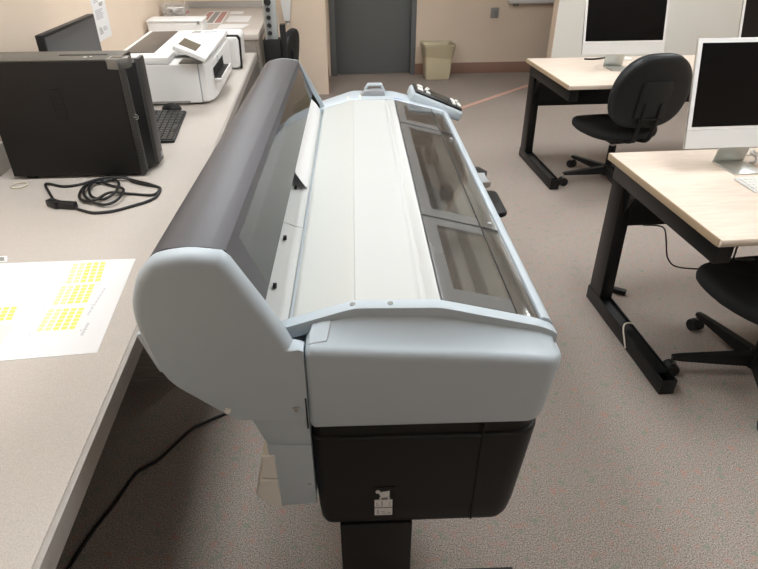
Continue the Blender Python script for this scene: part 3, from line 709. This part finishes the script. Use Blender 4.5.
# paper sheet with yellow tables
def sheet():
    mb = MB(); z = .7405
    mb.prism([(-1.06, 1.605), (-.577, 1.593), (-.553, 1.139), (-1.02, 1.118)], z-.0004, z+.0004, 'z', M['paper'])
    zz = z+.0005
    def grid(A, B, Cc, D, nx, ny):   # A back-left, B back-right, Cc front-right, D front-left
        A, B, Cc, D = map(Vector, (A, B, Cc, D))
        for i in range(nx):
            for j in range(ny):
                def q(u, v): p = A.lerp(B, u).lerp(D.lerp(Cc, u), v); return (p.x, p.y, zz)
                u0, u1 = (i+.08)/nx, (i+.80)/nx; v0, v1 = (j+.08)/ny, (j+.88)/ny
                mb.quad([q(u0, v0), q(u0, v1), q(u1, v1), q(u1, v0)], M['yellow'] if i >= nx-3 else M['yellow_pale'])
    grid((-.753, 1.580), (-.657, 1.583), (-.640, 1.468), (-.737, 1.463), 5, 6)
    grid((-.742, 1.452), (-.650, 1.456), (-.641, 1.360), (-.734, 1.356), 5, 6)
    grid((-.734, 1.338), (-.640, 1.338), (-.634, 1.240), (-.730, 1.238), 5, 6)
    grid((-.912, 1.360), (-.818, 1.360), (-.806, 1.296), (-.905, 1.290), 5, 4)
    # small grey captions as fine strokes
    def stroke(x, y, w, h): mb.quad([(x, y, zz), (x+w, y, zz), (x+w, y+h, zz), (x, y+h, zz)], M['ink_grey'])
    for i in range(26): stroke(-.622-.0002*i, 1.43-i*.0052, .006 if i % 3 else .003, .003)
    for i in range(10): stroke(-.615, 1.262-i*.0055, .008 if i % 2 else .005, .0035)
    for (x, y) in ((-.64, 1.452), (-.632, 1.348), (-.628, 1.335), (-.765, 1.452), (-.752, 1.347), (-.742, 1.228), (-.622, 1.232)): stroke(x, y, .004, .004)
    mb.quad([(-1.02, 1.125, zz), (-.79, 1.128, zz), (-.795, 1.275, zz), (-1.03, 1.27, zz)], M['paper_warm'])
    mb.quad([(-.7755, 1.13, zz), (-.7745, 1.13, zz), (-.784, 1.598, zz), (-.785, 1.598, zz)], M['paper_warm'])
    solo('paper_sheet', mb, 'white paper sheet printed with yellow grids lying on the counter', 'paper', (-.8, 1.37, .7401))
sheet()
cr = MB(); cr.prism([(-1.12, 1.650), (-.968, 1.648), (-.953, 1.612), (-1.11, 1.612)], .7401, .7409, 'z', M['paper']); cr.prism([(-1.12, 1.643), (-.974, 1.641), (-.963, 1.617), (-1.11, 1.617)], .7409, .7411, 'z', M['dk_print'])
solo('paper_card', cr, 'dark card with white border peeking in at the left above the yellow grid sheet', 'card', (-1.03, 1.63, .7401))

# dark monitor behind the tower
o = (-1.09, 2.87, .74)
mn = thing('monitor', 'dark flat monitor standing behind the black tower', 'monitor', o)
add(mn, 'housing', MB().box(-1.098, -1.068, 2.56, 3.195, .86, 1.222, M['black'], .004), o)
add(mn, 'screen', MB().box(-1.0685, -1.066, 2.572, 3.183, .872, 1.210, M['monitor_face']), o, 'matte grey screen')
add(mn, 'stand_neck', MB().box(-1.125, -1.098, 2.83, 2.91, .752, 1.05, M['black'], .004), o)
add(mn, 'stand_base', MB().box(-1.19, -1.0, 2.75, 2.99, .7402, .752, M['black'], .004), o)

# poster on the left wall
ps = MB(); ps.box(XL, XL+.0015, 3.88, 4.135, .985, 1.31, M['paper'])
for (y0, y1, z0, z1, k) in ((3.915, 4.10, 1.10, 1.155, 'ink_grey'), (3.92, 3.985, 1.02, 1.06, 'dk_print'), (4.0, 4.09, 1.03, 1.055, 'ink_grey'), (3.925, 4.05, 1.19, 1.25, 'ink_grey'), (4.01, 4.10, 1.165, 1.185, 'dk_print')):
    n = max(3, int((z1-z0)/.009))
    for i in range(n):
        zz = lerp(z0, z1, i/n); ps.box(XL+.0015, XL+.002, y0, lerp(y0, y1, .6+.4*random.random()), zz, zz+.005, M[k])
solo('wall_notice', ps, 'white printed notice on the beige wall behind the monitor', 'notice', (XL, 4.0, .985))

# ------------------------------------------------------------------ white office printer
def office_printer():
    o = (-.76, 3.66, .74); x0, x1, y0, y1 = -1.08, -.592, 3.335, 4.19
    t = thing('office_printer', 'white desktop printer with tilted touchscreen on the counter behind the tower', 'printer', o)
    zt = lambda y: .985
    A = lambda name, mb, label=None, parent=None, ang=38: part(parent or t, name, mb, label, o, ang)
    b = MB()
    b.prism([(y0, .752), (y1, .752), (y1, zt(y1)-.018), (3.62, zt(3.62)-.018), (3.52, .955), (y0, .955)], x0, x1-.055, 'x', M['white_plastic'], .008, 3)
    A('body', b)
    f = MB(); f.prism([(x1-.053, y0+.0), (x1-.02, y0+.006), (x1, y0+.045), (x1+.012, y0+.12), (x1+.012, y1-.02), (x1-.053, y1)], .756, .952, 'z', M['white_plastic'], .007, 3); fr = A('front_panel', f)
    A('front_gap', MB().box(x1-.056, x1-.052, y0+.001, y1-.01, .757, .95, M['ink_grey']))
    l = MB(); l.prism([(y0+.0, .957), (y1, zt(y1)-.016), (y1, .998), (y0+.005, .990)], x0, x1-.20, 'x', M['white_plastic'], .004); A('scanner_lid', l)
    l = MB(); l.prism([(y0+.16, zt(y0+.16)-.016), (y1, zt(y1)-.016), (y1, .998), (y0+.16, .996)], x1-.198, x1+.006, 'x', M['white_plastic'], .008, 3); A('top_lid', l)
    g = MB(); g.prism([(y0+.13, .985), (y1-.04, .99), (y1-.04, 1.001), (y0+.13, .996)], x0+.03, x0+.19, 'x', M['brown_glass'], .002); A('document_tray', g, 'dark brown grey document tray')
    # tilted touchscreen
    mx = Matrix.Translation((x1-.068, y0+.055, 1.022))@Matrix.Rotation(R(24), 4, 'Y')
    p = MB(); p.box(-.085, .085, -.150, .160, -.012, .012, M['white_plastic'], .006, 3, mx); tp = A('touch_panel', p)
    A('touchscreen', MB().box(-.070, .020, -.09, .09, .012, .0135, M['grey_screen'], 0, 2, mx), 'dim touchscreen', tp)
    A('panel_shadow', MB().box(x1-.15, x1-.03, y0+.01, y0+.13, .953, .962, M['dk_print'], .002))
    m = MB(); m.box(x1-.20, x1-.15, y1-.10, y1-.045, zt(0)+.009, zt(0)+.0138, M['dk_print']); m.box(x1-.13, x1-.05, y1-.10, y1-.05, zt(0)+.009, zt(0)+.0138, M['ink_grey']); A('status_window', m, 'grey printed icons')
    # output tray on the front
    q = MB(); q.box(x1+.0125, x1+.055, 3.42, 3.80, .85, .86, M['white_plastic'], .003); q.box(x1+.050, x1+.056, 3.42, 3.80, .85, .87, M['white_plastic'], .002); tr = A('output_tray', q)
    A('tray_opening', MB().box(x1+.0118, x1+.0135, 3.43, 3.80, .862, .915, M['groove']), 'black output slot', tr)
    A('tray_insert', MB().box(x1+.0135, x1+.05, 3.43, 3.79, .86, .8645, M['black']), None, tr)
    lg = MB(); lg.torus((0, 0, 0), .018, .002, M['ink_grey'], 20, 6, Matrix.Translation((x1+.0125, 3.60, .93))@Matrix.Rotation(R(90), 4, 'Y')); bd_ = A('maker_badge', lg, 'round grey badge', fr)
    for yy in (y0+.03, y1-.06):
        for xx in (x0+.02, x1-.10): A('foot', MB().box(xx, xx+.04, yy, yy+.02, .7402, .756, M['dk_print']))
    A('side_handle', MB().box(x0+.05, x1-.12, y0-.0005, y0+.004, .7525, .764, M['dk_print']))
office_printer()
o = (-.62, 4.42, .74)
t = thing('small_printer', 'small white printer with dark grey edge behind the larger white printer', 'printer', o)
b = MB(); b.prism([(-.74, .752), (-.555, .752), (-.535, .765), (-.53, .925), (-.545, .945), (-.74, .948)][::1], 4.23, 4.60, 'y', M['white_plastic'], .008, 3); add(t, 'body', b, o)
b = MB(); b.prism([(-.545, .742), (-.525, .746), (-.519, .935), (-.535, .954), (-.73, .957), (-.73, .949), (-.540, .947), (-.528, .925), (-.533, .766)], 4.245, 4.29, 'y', M['black'], .002); add(t, 'dark_trim', b, o, 'dark grey edge band')
b = MB(); b.box(-.72, -.56, 4.226, 4.232, .905, .935, M['white_plastic'], .002); add(t, 'front_flap', b, o)
for xx in (-.72, -.58):
    for yy in (4.26, 4.55): add(t, 'foot', MB().box(xx, xx+.03, yy, yy+.02, .7402, .753, M['dk_print']), o)

# ------------------------------------------------------------------ things on the raised counter
ZR = .8702
o = (-1.06, 5.0, ZR)
t = thing('paper_tray', 'long white tray box on the raised counter behind the white printer', 'tray', o)
add(t, 'box', MB().box(-1.265, -.86, 4.88, 5.10, ZR, ZR+.085, M['white_plastic'], .008, 3), o)
add(t, 'lid', MB().box(-1.27, -.855, 4.875, 5.105, ZR+.086, ZR+.10, M['white_plastic'], .005), o)
add(t, 'latch', MB().box(-.90, -.88, 4.870, 4.876, ZR+.07, ZR+.09, M['dk_print']), o)
o = (-1.17, 5.52, ZR)
t = thing('clear_tub', 'clear plastic tub filled with white slips on the raised counter', 'container', o)
tb = MB(); outer = lambda k, z: [(-1.17+sx*.095*k, 5.52+sy*.10*k, z) for sx, sy in ((-1, -1), (1, -1), (1, 1), (-1, 1))]
tb.loft([outer(.86, ZR), outer(.86, ZR+.002), outer(1, ZR+.15), outer(1.05, ZR+.152), outer(1.05, ZR+.149), outer(.985, ZR+.147), outer(.84, ZR+.004)], M['clear'], cap0=True, cap1=True); add(t, 'tub', tb, o)
tb = MB()
for i in range(90):
    mx = Matrix.Translation((-1.17+random.uniform(-.055, .055), 5.52+random.uniform(-.055, .055), ZR+random.uniform(.012, .115)))@Matrix.Rotation(random.uniform(0, 6), 4, 'Z')@Matrix.Rotation(random.uniform(-.5, .5), 4, 'X')
    tb.box(-.028, .028, -.018, .018, -.004, .004, M['tissue'], .002, 1, mx)
c_ = add(t, 'slips', tb, o); c_['kind'] = 'stuff'
def flat(name, label, cat, pts, z, m, prints=()):
    mb = MB(); mb.prism(pts, z, z+.0012, 'z', m)
    P = [Vector(p) for p in pts]
    for (u0, u1, v0, v1, mm) in prints:
        q = lambda u, v: (*P[0].lerp(P[1], u).lerp(P[3].lerp(P[2], u), v)[:2], z+.0014)
        mb.quad([q(u0, v0), q(u1, v0), q(u1, v1), q(u0, v1)], M[mm])
    c = sum(P, Vector((0, 0)))/4
    solo(name, mb, label, cat, (c.x, c.y, z))
flat('colour_print', 'red and grey colour print on the raised counter right of the tub', 'print', [(-1.0, 5.40), (-.80, 5.42), (-.83, 6.22), (-1.02, 6.20)], ZR, M['paper'], ((.05, .30, .05, .95, 'red_print'), (.36, .62, .05, .95, 'dk_print'), (.68, .95, .05, .95, 'red_print')))
flat('paper_sheet', 'plain white sheet on the raised counter right of the colour print', 'paper', [(-.775, 5.52), (-.585, 5.50), (-.585, 5.86), (-.785, 5.90)], ZR, M['paper'])
flat('paper_sheet', 'white sheet at the front edge of the raised counter, tilted', 'paper', [(-.80, 5.14), (-.60, 5.16), (-.56, 5.36), (-.80, 5.38)], ZR, M['paper'])
flat('paper_sheet', 'small white sheet at the back of the raised counter', 'paper', [(-.80, 6.0), (-.68, 6.02), (-.69, 6.20), (-.81, 6.18)], ZR, M['paper'])

# rack beside the raised counter
o = (-.36, 5.1, 0)
t = thing('equipment_rack', 'grey metal rack with black knobs on a black base beside the raised counter', 'rack', o)
add(t, 'base', MB().box(-.435, -.30, 5.02, 5.15, 0, .80, M['black'], .006), o)
add(t, 'post', MB().box(-.40, -.315, 5.04, 5.10, .80, 1.45, M['grey_metal'], .004), o)
add(t, 'side_rail', MB().box(-.415, -.40, 5.03, 5.11, .80, 1.45, M['silver'], .002), o)
for i in range(10):
    z = .845+i*.056; k = MB(); k.cyl((-.375, 5.045, z), (-.375, 5.02, z+.004), .017 if i != 4 else .027, M['black'], n=16); add(t, 'knob', k, o)
add(t, 'side_box', MB().box(-.298, -.255, 5.04, 5.13, 0, .905, M['black'], .004), o)
# dispenser on the projecting wall
o = (-.30, 6.47, .72)
t = thing('wall_dispenser', 'white plastic dispenser hanging on the projecting beige wall', 'dispenser', o)
d = MB(); rg = lambda z, w, dd: [(-.30+sx*w, 6.517-(.0 if sy > 0 else dd), z) for sx, sy in ((-1, -1), (1, -1), (1, 1), (-1, 1))]
d.loft([rg(.745, .028, .05), rg(.80, .036, .06), rg(.93, .050, .08), rg(1.05, .055, .09), rg(1.06, .05, .08)], M['white_plastic']); add(t, 'body', d, o)
d = MB(); d.cyl((-.30, 6.485, .745), (-.30, 6.485, .728), .022, M['dk_print'], n=14); d.cyl((-.30, 6.485, .728), (-.30, 6.485, .705), .018, M['white_plastic'], .012, n=14); add(t, 'nozzle', d, o, 'dark grey nozzle')

# ------------------------------------------------------------------ back wall things
o = (1.385, 7.14, 0)
t = thing('waste_bin', 'cream plastic waste bin with liner against the back wall', 'bin', o)
def rr(z, w, d, r=.04, n=4):
    pts = []
    for cx, cy, a in ((w-r, d-r, 0), (-w+r, d-r, 90), (-w+r, -d+r, 180), (w-r, -d+r, 270)): pts += [(1.385+cx+r*math.cos(R(a+90*i/n)), 7.17+cy+r*math.sin(R(a+90*i/n)), z) for i in range(n+1)]
    return pts
b = MB(); b.loft([rr(.002, .138, .11), rr(.012, .145, .118), rr(.36, .172, .14), rr(.362, .182, .15), rr(.385, .184, .152), rr(.387, .176, .144), rr(.36, .168, .136), rr(.02, .138, .11)], M['bin']); add(t, 'bucket', b, o)
def wav(z, w, d, a):
    return [(x+a*math.sin(i*1.7)*.006, y+a*math.cos(i*2.3)*.006, z+a*.012*math.sin(i*1.1)) for i, (x, y, z_) in enumerate(rr(z, w, d))]
b = MB(); b.loft([wav(.255, .172, .142, 1.6), wav(.30, .178, .147, 1), wav(.352, .188, .155, .4), wav(.395, .190, .158, .3), wav(.397, .175, .143, .2), wav(.33, .163, .130, 1)], M['liner'], cap0=False, cap1=False); add(t, 'liner', b, o, 'clear crumpled bin liner', 60)
o = (2.09, YB, .68)
t = thing('wall_outlet', 'small grey outlet plate on the back wall right of the bin', 'outlet', o)
add(t, 'plate', MB().box(2.045, 2.14, YB-.008, YB, .62, .735, M['plate'], .003), o)
for z in (.65, .69): add(t, 'socket', MB().box(2.075, 2.11, YB-.010, YB-.0081, z, z+.025, M['dk_print'], .003), o)
o = (3.0, YB, .79)
t = thing('whiteboard', 'white board with metal tray on the back wall, only its bottom in view', 'whiteboard', o)
add(t, 'board', MB().box(2.225, 3.9, YB-.025, YB-.002, .80, 1.9, M['white_plastic'], .003), o)
add(t, 'tray', MB().prism([(YB-.026, .775), (YB-.09, .785), (YB-.10, .805), (YB-.094, .808), (YB-.085, .795), (YB-.026, .79)], 2.24, 3.88, 'x', M['silver_front'], .003), o)
add(t, 'tray_bracket', MB().box(2.30, 2.36, YB-.06, YB-.0005, .755, .777, M['dk_print'], .003), o)

# ------------------------------------------------------------------ computer tables
def table(name, label, loc, depth, length):
    """origin: back-left corner on the floor; x to the right, y toward the viewer is negative"""
    t = thing(name, label, 'table', loc, 0, 'computer tables')
    P = lambda nm, mb, lab=None, parent=None: part(t if parent is None else parent, nm, mb, lab)
    D, Ln = depth, length
    P('tabletop', MB().box(.004, Ln, -D+.012, 0, .704, .733, M['table_top'], .002))
    P('side_edge', MB().box(0, .004, -D+.012, 0, .704, .7325, M['table_edge'], .001), 'tan left edge')
    P('front_edge', MB().prism([(-D+.012, .704), (-D+.004, .706), (-D, .713), (-D, .724), (-D+.004, .731), (-D+.012, .733)], .004, Ln, 'x', M['table_top'], 0), 'rounded front edge')
    for x0 in (.025, Ln-.10):
        b = MB(); b.box(x0, x0+.06, -D+.035, -.03, .625, .7035, M['black_metal'], .003); P('support_beam', b)
        g = MB(); g.prism([(-.165, .0), (-.045, .0), (-.035, .6245), (-.140, .6245)], x0, x0+.06, 'x', M['black_metal'], .003); P('leg', g)
        f = MB(); w = .062
        y0f, y1f = -.755, -.035
        f.box(x0-.002, x0+.004, y0f, y1f, .004, .072, M['black_metal'], .001); f.box(x0+.054, x0+.060, y0f, y1f, .004, .072, M['black_metal'], .001)
        f.box(x0+.004, x0+.054, y0f+.06, y1f, .052, .060, M['black_metal']); f.box(x0-.002, x0+.06, y0f-.004, y0f+.003, .004, .072, M['black_metal'], .001)
        f.box(x0+.004, x0+.054, y0f+.003, y1f, .004, .010, M['black_metal']); P('foot', f)
        gs = MB(); gs.prism([(-.141, .6245), (-.141, .50), (-.20, .60), (-.26, .6245)], x0+.02, x0+.03, 'x', M['black_metal'], .001); P('gusset', gs)
        for yy in (-.70, -.08): P('glide', MB().cyl((x0+.03, yy, 0), (x0+.03, yy, .005), .018, M['black'], n=14))
    P('modesty_panel', MB().prism([(.087, .703), (Ln-.102, .703), (Ln-.102, .42), (Ln-.13, .395), (.115, .395), (.087, .42)], -.052, -.046, 'y', M['black_metal'], .001))
    return t
NT = (1.249, 2.385, 0); FT = (1.535, 4.450, 0)
table('computer_table', 'nearer pale wood table with black steel legs holding the large silver computer', NT, .838, 1.83)
table('computer_table', 'farther pale wood table with black steel legs near the back wall', FT, .855, 1.83)

# all in one computers
def aio(name, label, loc):
    """origin: centre of the stand base front edge on the table top, screen toward -y"""
    t = thing(name, label, 'computer', loc, 0, 'silver all in one computers')
    P = lambda nm, mb, lab=None, parent=None: part(parent or t, nm, mb, lab)
    W = .575; Hh = .405; mx = Matrix.Translation((0, .035, .103))@Matrix.Rotation(R(-14), 4, 'X')
    bd = MB(); bd.box(-W/2, W/2, 0, .013, 0, Hh, M['silver'], .003, 2, mx); h = P('screen_housing', bd)
    c = MB(); c.box(-W/2+.001, W/2-.001, -.0012, 0, .001, .072, M['silver_front'], .0005, 1, mx); P('chin', c, 'light silver chin', h)
    c = MB(); c.box(-W/2+.001, W/2-.001, -.0012, 0, .073, Hh-.001, M['bezel'], .0005, 1, mx); P('bezel', c, 'white screen border', h)
    c = MB(); c.box(-W/2+.017, W/2-.017, -.0022, -.0012, .084, Hh-.017, M['screen_black'], 0, 1, mx); P('display', c, 'black switched-off display', h)
    b = MB(); b.box(-.068, .068, 0, .155, 0, .006, M['silver'], .002); P('stand_base', b)
    b = MB(); b.prism([(.148, .006), (.155, .006), (.105, .225), (.098, .225)], -.068, .068, 'x', M['silver'], .001)
    b.box(-.05, .05, .095, .13, .21, .24, M['silver'], .003); P('stand_upright', b)
    return t
ZT = .7335
a1 = aio('desktop_computer', 'silver all in one computer on the nearer pale table', (1.700, 2.075, ZT))
dup(a1, (2.042, 3.960, ZT), 0, 'silver all in one computer at the left end of the farther pale table')
dup(a1, (3.155, 3.985, ZT), 0, 'silver all in one computer at the right edge on the farther table, mostly cut off')
# white keyboard on the near table
keyboard('computer_keyboard', 'thin white keyboard on the nearer pale table before the computer', (1.745, 1.962, ZT), 0, .29, .135, .008, 14, 5, M['silver_front'], M['button_white'], xmax=.03)
# computer's white braided power cord behind the stand
cc = [(1.768, 2.20, ZT+.006), (1.775, 2.185, ZT+.012), (1.79, 2.20, ZT+.02), (1.80, 2.225, ZT+.03), (1.785, 2.232, ZT+.045), (1.772, 2.215, ZT+.04), (1.782, 2.192, ZT+.035), (1.805, 2.20, ZT+.05), (1.81, 2.235, ZT+.03), (1.80, 2.28, ZT+.01), (1.83, 2.34, ZT+.006)]
solo('white_power_cord', MB().tube([(x+.012, y-.005, z) for x, y, z in cc], .0065, M['tissue'], 8, 6), 'coiled white cord at the right of the nearer computer stand', 'cord', (1.79, 2.2, ZT), ang=80)
# mouse and cable on the far table
ms = MB(); ms.sphere((0, 0, .0), .03, M['button_white'], 1, 1.7, .75, 14); bmesh.ops.bisect_plane(ms.bm, geom=ms.bm.verts[:]+ms.bm.edges[:]+ms.bm.faces[:], plane_co=(0, 0, 0), plane_no=(0, 0, 1), clear_inner=True)
solo('computer_mouse', ms, 'white mouse behind the computer stand on the farther table', 'mouse', (2.24, 4.33, ZT), R(70), world=False)
solo('desk_cable', MB().tube([(1.94, 4.36, ZT+.005), (2.0, 4.35, ZT+.005), (2.06, 4.37, ZT+.005), (2.12, 4.40, ZT+.005)], .006, M['cable'], 8), 'short black cable behind the computer on the farther table', 'cable', (2.03, 4.37, ZT), ang=80)
# cable tie on the foot, cables below the near table
bx0 = NT[0]+.023; ty = 1.985
tie = MB(); tie.tube([(bx0-.006, ty-.075, .015), (bx0-.007, ty-.055, .045), (bx0-.004, ty-.025, .072), (bx0+.012, ty+.004, .084), (bx0+.035, ty+.014, .084), (bx0+.055, ty+.016, .078)], .0035, M['tie'], 8)
solo('cable_tie', tie, 'cream cable tie looped over the foot of the nearer table', 'cable tie', (bx0, ty, .0), ang=80)
hc = [(1.46, 2.325, .40), (1.475, 2.2, .45), (1.44, 2.10, .44), (1.455, 2.1, .39), (1.475, 2.1, .345), (1.51, 2.09, .312), (1.587, 2.08, .300), (1.70, 2.05, .312), (1.66, 1.85, .47), (1.46, 1.71, .56), (1.442, 1.70, .60), (1.440, 1.705, .66), (1.44, 1.76, .7025)]
solo('hanging_cable', MB().tube(hc, .0035, M['cable'], 8), 'thin black cable drooping below the nearer table', 'cable', (1.5, 2.0, .3), ang=80)
pg = MB(); pg.cyl((1.40, 2.43, .10), (1.43, 2.39, .016), .0035, M['silver_front'], n=8); pg.box(-.035, .035, -.016, .016, 0, .026, M['black'], .006, 2, Matrix.Translation((1.448, 2.365, .0))@Matrix.Rotation(R(-35), 4, 'Z'))
solo('cable_plug', pg, 'black plug with grey wire on the carpet behind the nearer table leg', 'plug', (1.44, 2.36, 0))

# ------------------------------------------------------------------ office chairs
def sup(a, b, n, e=2.6, sh=None):
    P = []
    for i in range(n):
        t_ = 2*PI*i/n; c, s = math.cos(t_), math.sin(t_)
        x = a*math.copysign(abs(c)**(2/e), c); y = b*math.copysign(abs(s)**(2/e), s)
        if sh: x *= sh(y)
        P.append((x, y))
    return P
def chair(label, loc, rotz):
    """origin on the floor under the column; faces +y"""
    t = thing('office_chair', label, 'chair', loc, rotz, 'black office chairs')
    P = lambda nm, mb, lab=None, parent=None, ang=50: part(parent or t, nm, mb, lab, (0, 0, 0), ang)
    zs = .395
    s = MB(); lo = []
    for k, z, dz in ((.80, -.030, 0), (.93, -.028, 0), (.985, -.015, 0), (1.0, .005, 0), (.985, .024, 0), (.93, .038, 0), (.80, .046, 0), (.55, .046, 0), (.25, .043, 0)):
        lo.append([(x*k, y*k+.03, zs+z-(.022 if y > .15 else 0)*((y-.15)/.1 if y > .15 else 0)) for x, y in sup(.266, .262, 40, 2.8, lambda y: 1-.12*(y < 0)*(-y/.262))])
    s.loft(lo, M['fabric']); P('seat', s)
    s = MB(); s.loft([[(x*k, y*k+.03, zs+z) for x, y in sup(.235, .23, 32, 2.7)] for k, z in ((.55, -.052), (.85, -.046), (.97, -.034), (1.0, -.029))], M['black']); P('seat_pan', s)
    # backrest: outline in x-z, pushed along y with a slight curve
    def bo(k, y, n=44):
        out = []
        for x, z in sup(.264, .232, n, 2.9, lambda z: 1-.20*max(0, z/.232)**1.5-.08*max(0, -z/.232)**2):
            xx, zz = x*k, z*k
            out.append((xx, y-.35*xx*xx*-1*.6-.25*(zz+.05)*.5, .700+zz))
        return out
    back_m = Matrix.Translation((0, 0, 0))
    f = MB(); f.loft([bo(.30, -.238), bo(.75, -.240), bo(.93, -.247), bo(.99, -.262), bo(1.0, -.278), bo(.985, -.294)], M['fabric']); bk = P('backrest', f)
    f = MB(); f.loft([bo(.985, -.2945), bo(.975, -.306), bo(.93, -.316), bo(.80, -.322), bo(.35, -.324)], M['vinyl']); P('back_shell', f, None, bk)
    q = MB()
    def rrz(w, h, r, y, zc):
        pts = []
        for cx, cz, a in ((w-r, h-r, 0), (-w+r, h-r, 90), (-w+r, -h+r, 180), (w-r, -h+r, 270)):
            for i in range(6):
                x = cx+r*math.cos(R(a+18*i)); z = cz+r*math.sin(R(a+18*i)); pts.append((x, y-.125*(z+zc-.70+.05), zc+z))
        return pts
    q.loft([rrz(.105, .118, .03, -.320, .655), rrz(.103, .116, .03, -.334, .655), rrz(.095, .108, .025, -.338, .655)], M['vinyl']); P('back_pad', q, None, bk)
    q = MB()
    for sx in (-.055, .055): q.tube([(sx, -.333, .64), (sx, -.325, .54), (sx, -.312, .45), (sx, -.285, .392), (sx, -.22, .366), (sx, -.12, .352), (sx, .0, .350)], .012, M['black_metal'], 8, 4)
    q.box(-.075, .075, -.335, -.318, .532, .545, M['black_metal'], .003); P('back_bracket', q)
    q = MB(); q.box(-.09, .09, -.12, .10, .315, .352, M['black_metal'], .006); q.cyl((0, 0, .24), (0, 0, .33), .014, M['steel'], n=16); q.cyl((0, 0, .10), (0, 0, .265), .026, M['black'], n=18); P('column', q)
    q = MB(); q.cyl((0, 0, .06), (0, 0, .125), .05, M['black'], .034, 20); P('hub', q)
    q = MB(); q.cyl((.09, .06, .335), (.22, .08, .325), .006, M['black'], n=8); P('lever', q)
    for i in range(5):
        a = 2*PI*i/5; rot = Matrix.Rotation(a, 4, 'Z')
        q = MB(); q.loft([[tuple(rot@Vector((r_, w*sx, z))) for sx, z in ((-1, z0), (1, z0), (.7, z1), (-.7, z1))] for r_, w, z0, z1 in ((.03, .026, .066, .118), (.16, .022, .070, .108), (.31, .018, .076, .096), (.34, .014, .078, .092))], M['black'])
        arm = P('base_arm', q, None, None, 30)
        q = MB(); c = rot@Vector((.335, 0, 0)); tv = rot@Vector((0, 1, 0))
        for sg in (-1, 1): q.cyl(c+tv*sg*.006+Vector((0, 0, .027)), c+tv*sg*.026+Vector((0, 0, .027)), .027, M['black'], n=18)
        q.cyl(c+Vector((0, 0, .03)), c+Vector((0, 0, .085)), .008, M['steel'], n=10)
        q.loft([[c+tv*s_*.03+rot@Vector((math.cos(R(a_))*.03, 0, .027+math.sin(R(a_))*.03)) for a_ in range(0, 181, 20)] for s_ in (-.55, .55)], M['black'], closed=False, cap0=False, cap1=False)
        P('caster', q, None, arm, 40)
    return t
ch = chair('black office chair at the farther table, seen from behind', (2.015, 3.815, 0), R(5))
for k in ch.children:
    if k.name.startswith('base_arm'): k.rotation_euler.z = R(37)
c2 = dup(ch, (1.715, 1.705, 0), R(6), 'black office chair in front of the nearer table, cut by the right edge')
for k in c2.children:
    if k.name.startswith('base_arm'): k.rotation_euler.z = R(22)
c3 = dup(ch, (-.49, 5.50, 0), R(76), 'black office chair behind the plotter beside the raised counter')
c3.scale = (.88, .88, .88)

# ------------------------------------------------------------------ world and view
w = bpy.data.worlds.new('world'); sc.world = w; w.use_nodes = True
w.node_tree.nodes['Background'].inputs['Color'].default_value = (.9, .93, 1, 1); w.node_tree.nodes['Background'].inputs['Strength'].default_value = .3
sc.view_settings.view_transform = 'Standard'; sc.view_settings.look = 'None'; sc.view_settings.gamma = 1
sc.view_settings.use_curve_mapping = False; sc.view_settings.exposure = 0.52
sc.cycles.max_bounces = 8; sc.cycles.transparent_max_bounces = 12
sc.cycles.use_denoising = True
sc.cycles.sample_clamp_indirect = 4
